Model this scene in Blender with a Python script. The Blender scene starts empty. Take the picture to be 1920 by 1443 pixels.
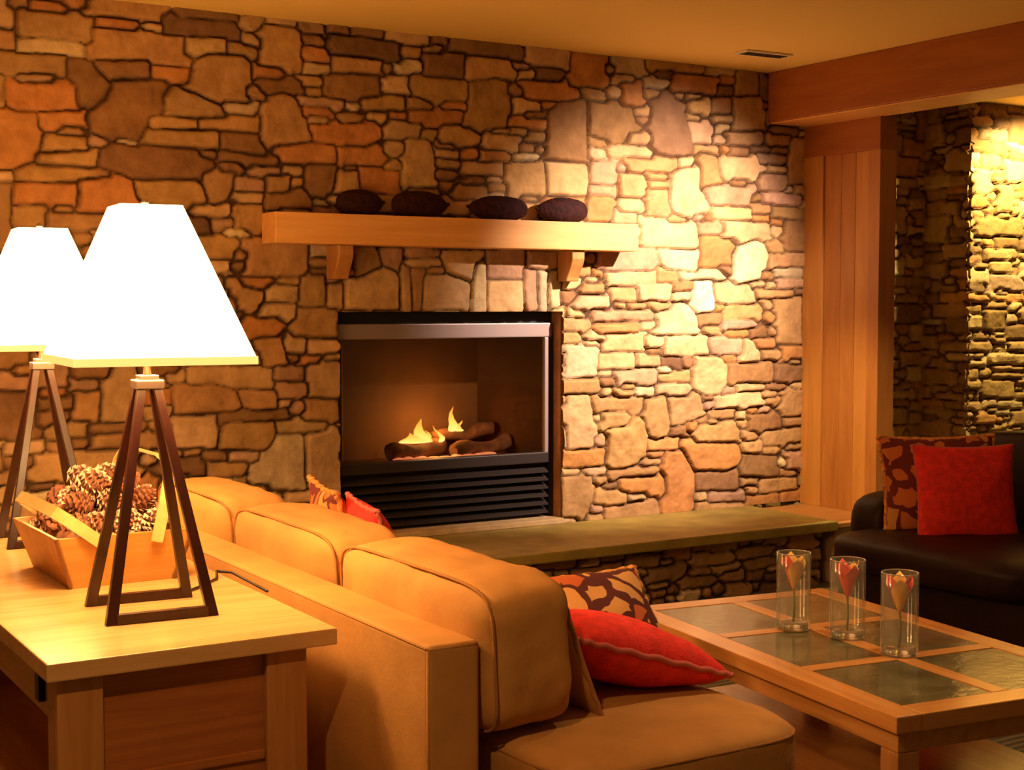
import bpy, bmesh, math, random
import numpy as np
from mathutils import Vector, Matrix, Euler

SC = bpy.context.scene
COL = SC.collection
R = math.radians
rng = random.Random(7)

# ------------------------------------------------------------------ camera
PITCH = math.atan((721.5 - 570) / 2690.0)
YAW = R(31.4)
cam_data = bpy.data.cameras.new('camera')
cam_data.sensor_width = 36.0
cam_data.sensor_fit = 'HORIZONTAL'
cam_data.lens = 2690.0 / 1920.0 * 36.0
cam_data.clip_start = 0.05
cam = bpy.data.objects.new('camera', cam_data)
cam.location = (0, 0, 1.46)
cam.rotation_euler = (math.pi / 2 - PITCH, 0, -YAW)
COL.objects.link(cam)
SC.camera = cam

# ------------------------------------------------------------------ exposure, world
SC.view_settings.view_transform = 'Standard'
SC.view_settings.look = 'None'
SC.view_settings.gamma = 1.0
SC.view_settings.use_curve_mapping = False
SC.view_settings.exposure = 0.0
world = bpy.data.worlds.new('room_glow')
world.use_nodes = True
world.node_tree.nodes['Background'].inputs[0].default_value = (1.0, 0.50, 0.16, 1)
world.node_tree.nodes['Background'].inputs[1].default_value = 0.11
SC.world = world

# ------------------------------------------------------------------ lights
SHADE_GLOW = 19.0          # radiance of the lit lamp shades

def spot(name, loc, aim, watts, color, size, blend, radius=0.04):
    d = bpy.data.lights.new(name, 'SPOT')
    d.energy = watts; d.color = color; d.spot_size = R(size); d.spot_blend = blend
    d.shadow_soft_size = radius
    o = bpy.data.objects.new(name, d)
    o.location = loc
    o.rotation_euler = (Vector(aim) - Vector(loc)).to_track_quat('-Z', 'Y').to_euler()
    COL.objects.link(o)
    return o

def point(name, loc, watts, color, radius):
    d = bpy.data.lights.new(name, 'POINT')
    d.energy = watts; d.color = color; d.shadow_soft_size = radius
    o = bpy.data.objects.new(name, d); o.location = loc
    COL.objects.link(o)
    return o

DOWNLIGHTS = [(4.95, 3.95), (7.60, 5.75), (3.30, 2.75), (0.30, 1.70), (3.20, 4.30)]  # one of these only houses the added fill before the console table
spot('downlight_beam', (4.95, 3.95, 2.70), (4.64, 6.12, 1.50), 1350, (1.0, 0.72, 0.54), 56, 1.0)
spot('column_beam', (3.20, 4.30, 2.70), (5.69, 5.84, 0.62), 520, (1.0, 0.68, 0.32), 24, 1.0)
spot('alcove_beam', (7.60, 5.75, 2.70), (7.90, 6.25, 0.8), 330, (1.0, 0.80, 0.28), 140, 0.4)
spot('table_beam', (3.30, 2.75, 2.70), (3.05, 3.00, 0.42), 115, (1.0, 0.66, 0.32), 64, 1.0)
spot('added_front_fill', (0.30, 1.70, 2.70), (0.95, 2.9, 0.3), 100, (1.0, 0.55, 0.20), 90, 1.0)  # added unseen fill from the camera side, brightens the console table front
point('fire_light', (3.45, 6.40, 0.86), 8.5, (1.0, 0.42, 0.10), 0.07)

# ------------------------------------------------------------------ materials
def nodes_of(m):
    m.use_nodes = True
    nt = m.node_tree
    b = nt.nodes['Principled BSDF']
    return nt, b

def plain(name, color, rough=0.5, metal=0.0, spec=0.5, noise=0.0, nscale=20.0, bump=0.0, bscale=80.0):
    m = bpy.data.materials.new(name)
    nt, b = nodes_of(m)
    b.inputs['Base Color'].default_value = (*color, 1)
    b.inputs['Roughness'].default_value = rough
    b.inputs['Metallic'].default_value = metal
    b.inputs['Specular IOR Level'].default_value = spec
    tc = nt.nodes.new('ShaderNodeTexCoord')
    if noise > 0:
        n = nt.nodes.new('ShaderNodeTexNoise'); n.inputs['Scale'].default_value = nscale
        n.inputs['Detail'].default_value = 5
        nt.links.new(tc.outputs['Object'], n.inputs['Vector'])
        r = nt.nodes.new('ShaderNodeValToRGB')
        r.color_ramp.elements[0].position = 0.3; r.color_ramp.elements[1].position = 0.7
        r.color_ramp.elements[0].color = (*[c * (1 - noise) for c in color], 1)
        r.color_ramp.elements[1].color = (*[min(1, c * (1 + noise)) for c in color], 1)
        nt.links.new(n.outputs['Fac'], r.inputs['Fac'])
        nt.links.new(r.outputs['Color'], b.inputs['Base Color'])
    if bump > 0:
        n2 = nt.nodes.new('ShaderNodeTexNoise'); n2.inputs['Scale'].default_value = bscale
        n2.inputs['Detail'].default_value = 4
        nt.links.new(tc.outputs['Object'], n2.inputs['Vector'])
        bp = nt.nodes.new('ShaderNodeBump'); bp.inputs['Strength'].default_value = bump
        bp.inputs['Distance'].default_value = 0.01
        nt.links.new(n2.outputs['Fac'], bp.inputs['Height'])
        nt.links.new(bp.outputs['Normal'], b.inputs['Normal'])
    return m

def wood(name, dark, light, axis=0, rough=0.35, cross=26.0, along=1.6):
    """grain stretched along one axis of the object's own coordinates"""
    m = bpy.data.materials.new(name)
    nt, b = nodes_of(m)
    tc = nt.nodes.new('ShaderNodeTexCoord')
    mp = nt.nodes.new('ShaderNodeMapping')
    s = [cross] * 3; s[axis] = along
    mp.inputs['Scale'].default_value = s
    nt.links.new(tc.outputs['Object'], mp.inputs['Vector'])
    n = nt.nodes.new('ShaderNodeTexNoise'); n.inputs['Scale'].default_value = 1.0
    n.inputs['Detail'].default_value = 6; n.inputs['Roughness'].default_value = 0.65
    n.inputs['Distortion'].default_value = 0.6
    nt.links.new(mp.outputs['Vector'], n.inputs['Vector'])
    r = nt.nodes.new('ShaderNodeValToRGB')
    r.color_ramp.elements[0].position = 0.30; r.color_ramp.elements[1].position = 0.72
    r.color_ramp.elements[0].color = (*dark, 1); r.color_ramp.elements[1].color = (*light, 1)
    nt.links.new(n.outputs['Fac'], r.inputs['Fac'])
    nt.links.new(r.outputs['Color'], b.inputs['Base Color'])
    b.inputs['Roughness'].default_value = rough
    bp = nt.nodes.new('ShaderNodeBump'); bp.inputs['Strength'].default_value = 0.08
    bp.inputs['Distance'].default_value = 0.004
    nt.links.new(n.outputs['Fac'], bp.inputs['Height'])
    nt.links.new(bp.outputs['Normal'], b.inputs['Normal'])
    return m

def stone_material():
    m = bpy.data.materials.new('field_stone')
    nt, b = nodes_of(m)
    at = nt.nodes.new('ShaderNodeAttribute'); at.attribute_name = 'stone_tone'
    tc = nt.nodes.new('ShaderNodeTexCoord')
    n = nt.nodes.new('ShaderNodeTexNoise'); n.inputs['Scale'].default_value = 9.0
    n.inputs['Detail'].default_value = 8; n.inputs['Roughness'].default_value = 0.65
    nt.links.new(tc.outputs['Object'], n.inputs['Vector'])
    r = nt.nodes.new('ShaderNodeValToRGB')
    r.color_ramp.elements[0].position = 0.30; r.color_ramp.elements[1].position = 0.72
    r.color_ramp.elements[0].color = (0.62, 0.56, 0.48, 1); r.color_ramp.elements[1].color = (1.2, 1.18, 1.12, 1)
    nt.links.new(n.outputs['Fac'], r.inputs['Fac'])
    mx = nt.nodes.new('ShaderNodeMix'); mx.data_type = 'RGBA'; mx.blend_type = 'MULTIPLY'
    mx.inputs['Factor'].default_value = 0.85
    nt.links.new(at.outputs['Color'], mx.inputs['A']); nt.links.new(r.outputs['Color'], mx.inputs['B'])
    nt.links.new(mx.outputs['Result'], b.inputs['Base Color'])
    b.inputs['Roughness'].default_value = 0.8
    b.inputs['Specular IOR Level'].default_value = 0.25
    n2 = nt.nodes.new('ShaderNodeTexNoise'); n2.inputs['Scale'].default_value = 45.0
    n2.inputs['Detail'].default_value = 6
    nt.links.new(tc.outputs['Object'], n2.inputs['Vector'])
    bp = nt.nodes.new('ShaderNodeBump'); bp.inputs['Strength'].default_value = 0.35
    bp.inputs['Distance'].default_value = 0.012
    nt.links.new(n2.outputs['Fac'], bp.inputs['Height'])
    nt.links.new(bp.outputs['Normal'], b.inputs['Normal'])
    return m

def emit(name, color, strength):
    m = bpy.data.materials.new(name)
    nt, b = nodes_of(m)
    b.inputs['Base Color'].default_value = (0.8, 0.75, 0.65, 1)
    b.inputs['Roughness'].default_value = 0.9
    b.inputs['Emission Color'].default_value = (*color, 1)
    b.inputs['Emission Strength'].default_value = strength
    return m

def flame_material():
    m = bpy.data.materials.new('fire_glow')
    m.use_nodes = True
    nt = m.node_tree; nt.nodes.clear()
    out = nt.nodes.new('ShaderNodeOutputMaterial')
    tc = nt.nodes.new('ShaderNodeTexCoord')
    sp = nt.nodes.new('ShaderNodeSeparateXYZ'); nt.links.new(tc.outputs['Generated'], sp.inputs[0])
    r = nt.nodes.new('ShaderNodeValToRGB')
    e = r.color_ramp.elements
    e[0].position = 0.0; e[0].color = (1.0, 0.62, 0.22, 1)
    e[1].position = 1.0; e[1].color = (0.8, 0.22, 0.02, 1)
    k = e.new(0.45); k.color = (1.0, 0.45, 0.09, 1)
    nt.links.new(sp.outputs['Z'], r.inputs['Fac'])
    em = nt.nodes.new('ShaderNodeEmission'); em.inputs['Strength'].default_value = 5.0
    nt.links.new(r.outputs['Color'], em.inputs['Color'])
    lw = nt.nodes.new('ShaderNodeLayerWeight'); lw.inputs['Blend'].default_value = 0.45
    tr = nt.nodes.new('ShaderNodeBsdfTransparent')
    mx = nt.nodes.new('ShaderNodeMixShader')
    nt.links.new(lw.outputs['Facing'], mx.inputs['Fac'])
    nt.links.new(em.outputs[0], mx.inputs[1]); nt.links.new(tr.outputs[0], mx.inputs[2])
    nt.links.new(mx.outputs[0], out.inputs['Surface'])
    return m

def pane_material(name, tint, gloss, body=0.0):
    m = bpy.data.materials.new(name)
    m.use_nodes = True
    nt = m.node_tree; nt.nodes.clear()
    out = nt.nodes.new('ShaderNodeOutputMaterial')
    tr = nt.nodes.new('ShaderNodeBsdfTransparent'); tr.inputs['Color'].default_value = (*tint, 1)
    gl = nt.nodes.new('ShaderNodeBsdfGlossy'); gl.inputs['Roughness'].default_value = 0.04
    fr = nt.nodes.new('ShaderNodeLayerWeight'); fr.inputs['Blend'].default_value = 0.5
    pw = nt.nodes.new('ShaderNodeMath'); pw.operation = 'POWER'; pw.inputs[1].default_value = 4.0
    nt.links.new(fr.outputs['Facing'], pw.inputs[0])
    mt = nt.nodes.new('ShaderNodeMath'); mt.operation = 'MULTIPLY_ADD'; mt.inputs[1].default_value = gloss; mt.inputs[2].default_value = 0.03
    nt.links.new(pw.outputs[0], mt.inputs[0])
    mx = nt.nodes.new('ShaderNodeMixShader')
    nt.links.new(mt.outputs[0], mx.inputs['Fac'])
    nt.links.new(tr.outputs[0], mx.inputs[1]); nt.links.new(gl.outputs[0], mx.inputs[2])
    if body > 0:
        df = nt.nodes.new('ShaderNodeBsdfDiffuse'); df.inputs['Color'].default_value = (0.85, 0.85, 0.72, 1)
        m2 = nt.nodes.new('ShaderNodeMixShader'); m2.inputs['Fac'].default_value = body
        nt.links.new(mx.outputs[0], m2.inputs[1]); nt.links.new(df.outputs[0], m2.inputs[2])
        mx = m2
    nt.links.new(mx.outputs[0], out.inputs['Surface'])
    return m

def patch_material(name, ground, blot, accent, scale=7.0, width=0.16):
    """woven cushion cover: light patches outlined by dark brush strokes"""
    m = bpy.data.materials.new(name)
    nt, b = nodes_of(m)
    tc = nt.nodes.new('ShaderNodeTexCoord')
    n = nt.nodes.new('ShaderNodeTexNoise'); n.inputs['Scale'].default_value = 9
    nt.links.new(tc.outputs['Object'], n.inputs['Vector'])
    ad = nt.nodes.new('ShaderNodeMix'); ad.data_type = 'RGBA'; ad.blend_type = 'ADD'; ad.inputs['Factor'].default_value = 0.09
    nt.links.new(tc.outputs['Object'], ad.inputs['A']); nt.links.new(n.outputs['Color'], ad.inputs['B'])
    v = nt.nodes.new('ShaderNodeTexVoronoi'); v.feature = 'DISTANCE_TO_EDGE'; v.inputs['Scale'].default_value = scale
    nt.links.new(ad.outputs['Result'], v.inputs['Vector'])
    r = nt.nodes.new('ShaderNodeValToRGB'); r.color_ramp.interpolation = 'CONSTANT'
    e = r.color_ramp.elements
    e[0].position = 0.0; e[0].color = (*blot, 1)
    e[1].position = width; e[1].color = (*ground, 1)
    nt.links.new(v.outputs['Distance'], r.inputs['Fac'])
    v2 = nt.nodes.new('ShaderNodeTexVoronoi'); v2.inputs['Scale'].default_value = scale
    nt.links.new(ad.outputs['Result'], v2.inputs['Vector'])
    sp = nt.nodes.new('ShaderNodeSeparateColor'); nt.links.new(v2.outputs['Color'], sp.inputs[0])
    gt = nt.nodes.new('ShaderNodeMath'); gt.operation = 'GREATER_THAN'; gt.inputs[1].default_value = 0.74
    nt.links.new(sp.outputs[0], gt.inputs[0])
    mx = nt.nodes.new('ShaderNodeMix'); mx.data_type = 'RGBA'; mx.inputs['B'].default_value = (*accent, 1)
    nt.links.new(gt.outputs[0], mx.inputs['Factor']); nt.links.new(r.outputs['Color'], mx.inputs['A'])
    nt.links.new(mx.outputs['Result'], b.inputs['Base Color'])
    b.inputs['Roughness'].default_value = 0.85
    return m

def stripe_material(name, c1, c2, scale):
    m = bpy.data.materials.new(name)
    nt, b = nodes_of(m)
    tc = nt.nodes.new('ShaderNodeTexCoord')
    w = nt.nodes.new('ShaderNodeTexWave'); w.bands_direction = 'Y'; w.inputs['Scale'].default_value = scale
    w.inputs['Distortion'].default_value = 1.2
    nt.links.new(tc.outputs['Object'], w.inputs['Vector'])
    r = nt.nodes.new('ShaderNodeValToRGB')
    r.color_ramp.elements[0].color = (*c1, 1); r.color_ramp.elements[1].color = (*c2, 1)
    nt.links.new(w.outputs['Fac'], r.inputs['Fac'])
    nt.links.new(r.outputs['Color'], b.inputs['Base Color'])
    b.inputs['Roughness'].default_value = 0.95
    return m

M = {}
M['stone'] = stone_material()
M['hearth'] = plain('hearth_slate', (0.34, 0.26, 0.06), 0.5, noise=0.25, nscale=6, bump=0.15, bscale=30)
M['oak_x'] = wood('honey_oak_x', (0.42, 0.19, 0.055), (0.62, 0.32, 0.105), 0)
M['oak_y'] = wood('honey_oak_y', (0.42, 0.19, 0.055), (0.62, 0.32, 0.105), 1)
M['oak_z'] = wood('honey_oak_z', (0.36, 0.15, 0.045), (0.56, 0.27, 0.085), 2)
M['fir_x'] = wood('pale_fir_x', (0.70, 0.34, 0.09), (0.84, 0.47, 0.16), 0, 0.45)
M['fir_y'] = wood('red_fir_y', (0.27, 0.078, 0.011), (0.38, 0.125, 0.022), 1, 0.45, cross=14)
M['fir_z'] = wood('red_fir_z', (0.32, 0.115, 0.022), (0.46, 0.19, 0.045), 2, 0.45, cross=14)
M['fir_z2'] = wood('red_fir_pale', (0.42, 0.17, 0.035), (0.56, 0.26, 0.06), 2, 0.45, cross=14)
M['panel'] = wood('red_oak_panel', (0.30, 0.09, 0.02), (0.46, 0.17, 0.045), 0, 0.4)
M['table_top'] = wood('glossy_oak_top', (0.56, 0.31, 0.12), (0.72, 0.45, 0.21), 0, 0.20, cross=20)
M['coffee_wood'] = wood('coffee_table_oak', (0.46, 0.19, 0.05), (0.62, 0.30, 0.09), 1, 0.16)
M['coffee_wood_x'] = wood('coffee_table_oak_x', (0.46, 0.19, 0.05), (0.62, 0.30, 0.09), 0, 0.16)
M['slate'] = plain('slate_tile', (0.105, 0.095, 0.045), 0.13, noise=0.45, nscale=7, bump=0.10, bscale=25)
M['mahogany'] = wood('dark_mahogany', (0.014, 0.004, 0.003), (0.040, 0.009, 0.006), 2, 0.30)
M['metal_cap'] = plain('brushed_nickel', (0.30, 0.22, 0.20), 0.35, 1.0)
M['copper'] = plain('copper_neck', (0.45, 0.07, 0.03), 0.35, 0.8)
M['shade'] = emit('lit_shade', (1.0, 0.52, 0.17), SHADE_GLOW)
M['shade_trim'] = emit('lit_shade_hem', (1.0, 0.62, 0.16), 1.15)
M['cord'] = plain('black_cord', (0.02, 0.012, 0.01), 0.5)
M['suede'] = plain('tan_suede', (0.50, 0.25, 0.075), 0.8, spec=0.25, noise=0.12, nscale=7, bump=0.10, bscale=60)
M['suede_welt'] = plain('tan_suede_welt', (0.38, 0.17, 0.05), 0.8, spec=0.25)
M['leather'] = plain('dark_leather', (0.016, 0.0045, 0.003), 0.48, spec=0.22, noise=0.3, nscale=6)
M['red'] = plain('red_chenille', (0.80, 0.028, 0.020), 0.85, noise=0.18, nscale=30, bump=0.4, bscale=120)
M['red_welt'] = plain('rose_braid', (0.55, 0.12, 0.10), 0.8)
M['patch'] = patch_material('patchwork_cloth', (0.66, 0.34, 0.11), (0.09, 0.012, 0.012), (0.55, 0.12, 0.03), 9.5, 0.13)
M['patch_red'] = patch_material('rust_leaf_cloth', (0.60, 0.17, 0.04), (0.16, 0.02, 0.015), (0.62, 0.30, 0.08), 11, 0.15)
M['braid'] = plain('orange_braid', (0.66, 0.26, 0.06), 0.8, noise=0.6, nscale=60)
M['wicker'] = plain('dark_wicker', (0.028, 0.006, 0.006), 0.8, spec=0.2, noise=0.5, nscale=40, bump=0.6, bscale=70)
M['black'] = plain('black_metal', (0.012, 0.009, 0.010), 0.4)
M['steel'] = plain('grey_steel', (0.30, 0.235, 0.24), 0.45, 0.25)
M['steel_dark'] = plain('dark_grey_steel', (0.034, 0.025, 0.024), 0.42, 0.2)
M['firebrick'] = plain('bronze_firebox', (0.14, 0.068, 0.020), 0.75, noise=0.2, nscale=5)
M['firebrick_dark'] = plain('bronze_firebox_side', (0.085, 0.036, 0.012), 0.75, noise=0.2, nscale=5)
M['log'] = plain('ceramic_log', (0.20, 0.10, 0.05), 0.9, noise=0.5, nscale=16, bump=0.6, bscale=30)
M['ember'] = emit('glowing_ember', (1.0, 0.22, 0.12), 1.1)
M['fire'] = flame_material()
M['pane'] = pane_material('fire_glass', (0.66, 0.60, 0.52), 0.6)
M['glass'] = pane_material('clear_vase_glass', (0.985, 0.985, 0.97), 1.0, 0.07)
M['petal_red'] = plain('red_petal', (0.80, 0.06, 0.02), 0.5)
M['petal_yellow'] = plain('yellow_petal', (0.85, 0.48, 0.08), 0.5)
M['stem'] = plain('green_stem', (0.22, 0.24, 0.05), 0.6)
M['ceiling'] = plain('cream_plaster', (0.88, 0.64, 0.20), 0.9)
M['plaster'] = plain('beige_plaster', (0.44, 0.30, 0.17), 0.85, noise=0.12, nscale=8)
M['floor'] = stripe_material('woven_carpet', (0.06, 0.05, 0.025), (0.20, 0.15, 0.07), 9)
M['wall_paint'] = plain('warm_wall_paint', (0.40, 0.24, 0.10), 0.9)
M['basket'] = wood('basket_wood', (0.46, 0.21, 0.045), (0.62, 0.32, 0.08), 0, 0.5)
M['basket_strap'] = wood('basket_strap_wood', (0.62, 0.38, 0.13), (0.78, 0.52, 0.22), 1, 0.5)
M['pine'] = plain('pine_cone', (0.26, 0.10, 0.05), 0.7, noise=0.5, nscale=25)
M['pine_tip'] = plain('pine_cone_tip', (0.84, 0.56, 0.40), 0.7)
M['white_trim'] = plain('painted_trim', (0.75, 0.68, 0.55), 0.5)
M['lens'] = emit('lamp_lens', (1.0, 0.86, 0.62), 14.0)
M['handle'] = plain('dark_bronze', (0.03, 0.015, 0.01), 0.4, 0.8)

# ------------------------------------------------------------------ mesh helpers
def bm_box(bm, x0, x1, y0, y1, z0, z1, bevel=0.0, seg=2):
    t = bmesh.new()
    bmesh.ops.create_cube(t, size=1.0)
    for v in t.verts:
        v.co = Vector(((x0 + x1) / 2 + v.co.x * (x1 - x0), (y0 + y1) / 2 + v.co.y * (y1 - y0), (z0 + z1) / 2 + v.co.z * (z1 - z0)))
    if bevel > 0:
        bmesh.ops.bevel(t, geom=t.edges[:], offset=bevel, segments=seg, affect='EDGES', profile=0.6)
    merge(bm, t)

def merge(bm, t):
    me = bpy.data.meshes.new('tmp'); t.to_mesh(me); t.free()
    bm.from_mesh(me); bpy.data.meshes.remove(me)

def bm_hexa(bm, pts, bevel=0.0):
    """pts: 4 bottom corners then 4 top corners, counter-clockwise seen from above"""
    t = bmesh.new()
    v = [t.verts.new(p) for p in pts]
    for f in ((3, 2, 1, 0), (4, 5, 6, 7), (0, 1, 5, 4), (1, 2, 6, 5), (2, 3, 7, 6), (3, 0, 4, 7)):
        t.faces.new([v[i] for i in f])
    if bevel > 0:
        bmesh.ops.bevel(t, geom=t.edges[:], offset=bevel, segments=2, affect='EDGES', profile=0.6)
    merge(bm, t)

def bm_bar(bm, a, b, wx, wy, bevel=0.0, wx2=None, wy2=None):
    """upright bar of rectangular section from a to b, section lying level"""
    wx2 = wx if wx2 is None else wx2; wy2 = wy if wy2 is None else wy2
    a = Vector(a); b = Vector(b)
    q = ((-1, -1), (1, -1), (1, 1), (-1, 1))
    bm_hexa(bm, [a + Vector((s * wx / 2, t * wy / 2, 0)) for s, t in q] + [b + Vector((s * wx2 / 2, t * wy2 / 2, 0)) for s, t in q], bevel)

def bm_tube(bm, pts, r, n=8, closed=False, rfun=None):
    pts = [Vector(p) for p in pts]
    k = len(pts); rings = []
    for i, p in enumerate(pts):
        if closed:
            d = (pts[(i + 1) % k] - pts[i - 1]).normalized()
        else:
            d = (pts[min(i + 1, k - 1)] - pts[max(i - 1, 0)]).normalized()
        ref = Vector((0, 0, 1)) if abs(d.z) < 0.9 else Vector((1, 0, 0))
        s = d.cross(ref).normalized(); u = s.cross(d).normalized()
        rr = rfun(i / max(1, k - 1)) if rfun else r
        rings.append([bm.verts.new(p + s * math.cos(2 * math.pi * j / n) * rr + u * math.sin(2 * math.pi * j / n) * rr) for j in range(n)])
    m = k if closed else k - 1
    for i in range(m):
        a, b = rings[i], rings[(i + 1) % k]
        for j in range(n):
            bm.faces.new((a[j], a[(j + 1) % n], b[(j + 1) % n], b[j]))
    if not closed:
        bm.faces.new(rings[0][::-1]); bm.faces.new(rings[-1])

def bm_lathe(bm, prof, n=32, at=(0, 0, 0)):
    at = Vector(at); rings = []
    for r, z in prof:
        if r < 1e-5:
            rings.append([bm.verts.new(at + Vector((0, 0, z)))])
        else:
            rings.append([bm.verts.new(at + Vector((r * math.cos(2 * math.pi * j / n), r * math.sin(2 * math.pi * j / n), z))) for j in range(n)])
    for a, b in zip(rings, rings[1:]):
        for j in range(n):
            k = (j + 1) % n
            if len(a) == 1 and len(b) == 1: continue
            if len(a) == 1: bm.faces.new((a[0], b[k], b[j]))
            elif len(b) == 1: bm.faces.new((a[j], a[k], b[0]))
            else: bm.faces.new((a[j], a[k], b[k], b[j]))

def bm_strap(bm, pts, wide, thick, side):
    """flat strap swept along pts; side gives the direction of its width"""
    pts = [Vector(p) for p in pts]; side = Vector(side).normalized(); rings = []
    for i, p in enumerate(pts):
        d = (pts[min(i + 1, len(pts) - 1)] - pts[max(i - 1, 0)]).normalized()
        s = (side - d * side.dot(d)).normalized(); u = s.cross(d).normalized()
        rings.append([bm.verts.new(p + s * a * wide / 2 + u * b * thick / 2) for a, b in ((-1, -1), (1, -1), (1, 1), (-1, 1))])
    for a, b in zip(rings, rings[1:]):
        for j in range(4):
            bm.faces.new((a[j], a[(j + 1) % 4], b[(j + 1) % 4], b[j]))
    bm.faces.new(rings[0][::-1]); bm.faces.new(rings[-1])

def noise3(p, s):
    from mathutils import noise
    return noise.noise(Vector(p) * s)

def bm_cushion(bm, c, h, k=5.0, cuts=14, puff=(0, 0, 0), wob=0.004, seed=0.0, rot=None):
    """rounded box cushion: superellipsoid of half sizes h about c, puffed on the broad faces"""
    t = bmesh.new()
    bmesh.ops.create_cube(t, size=2.0)
    bmesh.ops.subdivide_edges(t, edges=t.edges[:], cuts=cuts, use_grid_fill=True)
    for v in t.verts:
        p = v.co
        n = (abs(p.x) ** k + abs(p.y) ** k + abs(p.z) ** k) ** (1 / k)
        q = p / n
        b = Vector((q.x * h[0] * (1 + puff[0] * (1 - q.y ** 2) * (1 - q.z ** 2)),
                    q.y * h[1] * (1 + puff[1] * (1 - q.x ** 2) * (1 - q.z ** 2)),
                    q.z * h[2] * (1 + puff[2] * (1 - q.x ** 2) * (1 - q.y ** 2))))
        if wob:
            b += q.normalized() * wob * (noise3(b + Vector((seed, seed, 0)), 9) + 0.6 * noise3(b + Vector((0, seed, seed)), 22))
        if rot is not None: b = rot @ b
        v.co = b + Vector(c)
    bmesh.ops.recalc_face_normals(t, faces=t.faces[:])
    merge(bm, t)

def ring_pts(a, b, k=6.0, n=64):
    o = []
    for i in range(n):
        t = 2 * math.pi * i / n
        c, s = math.cos(t), math.sin(t)
        m = (abs(c) ** k + abs(s) ** k) ** (1 / k)
        o.append((a * c / m, b * s / m))
    return o

def bm_pillow(bm, a, b, T, n=26, seed=0.0, pinch=0.07, sag=0.0):
    g = {}
    for side in (1, -1):
        for i in range(n + 1):
            for j in range(n + 1):
                u = -1 + 2 * i / n; v = -1 + 2 * j / n
                edge = i in (0, n) or j in (0, n)
                if edge and side == -1:
                    g[(side, i, j)] = g[(1, i, j)]; continue
                uu = math.sin(u * math.pi / 2); vv = math.sin(v * math.pi / 2)
                x = a * uu * (1 - pinch * (1 - vv * vv)); y = b * vv * (1 - pinch * (1 - uu * uu))
                t = T * max(0.0, (1 - uu * uu) * (1 - vv * vv)) ** 0.42
                w = 0.0 if edge else 0.10 * T * noise3((x + seed, y, side * 3 + seed), 9)
                g[(side, i, j)] = bm.verts.new((x, y, side * (t + w)))
    for side in (1, -1):
        for i in range(n):
            for j in range(n):
                q = [g[(side, i, j)], g[(side, i + 1, j)], g[(side, i + 1, j + 1)], g[(side, i, j + 1)]]
                if side == -1: q.reverse()
                if len(set(q)) >= 3:
                    try: bm.faces.new(q)
                    except ValueError: pass

def pillow_rim(a, b, pinch=0.07, n=40):
    o = []
    for k in range(4 * n):
        s, t = divmod(k, n); w = -1 + 2 * t / n
        u, v = ((w, -1), (1, w), (-w, 1), (-1, -w))[s]
        uu = math.sin(u * math.pi / 2); vv = math.sin(v * math.pi / 2)
        o.append((a * uu * (1 - pinch * (1 - vv * vv)), b * vv * (1 - pinch * (1 - uu * uu)), 0))
    return o

def obj(name, bm, mat, parent=None, smooth=False, off=None):
    me = bpy.data.meshes.new(name)
    if off is not None:
        bmesh.ops.translate(bm, verts=bm.verts[:], vec=-Vector(off))
    bm.normal_update()
    bm.to_mesh(me); bm.free()
    for m in (mat if isinstance(mat, (list, tuple)) else [mat]): me.materials.append(m)
    if smooth:
        for p in me.polygons: p.use_smooth = True
    o = bpy.data.objects.new(name, me)
    COL.objects.link(o)
    if parent is not None: o.parent = parent
    return o

def tag(o, label, cat, group=None, kind=None):
    o['label'] = label; o['category'] = cat
    if group: o['group'] = group
    if kind: o['kind'] = kind
    return o

def thing(name, label, cat, loc=(0, 0, 0), rot=(0, 0, 0), group=None, kind=None):
    o = bpy.data.objects.new(name, None)
    o.empty_display_size = 0.1
    o.location = loc; o.rotation_euler = rot
    COL.objects.link(o)
    return tag(o, label, cat, group, kind)

def new(): return bmesh.new()

def boxobj(name, dims, mat, parent=None, bevel=0.003, off=None, smooth=False):
    b = new(); bm_box(b, *dims, bevel=bevel)
    return obj(name, b, mat, parent, smooth, off)

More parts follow.
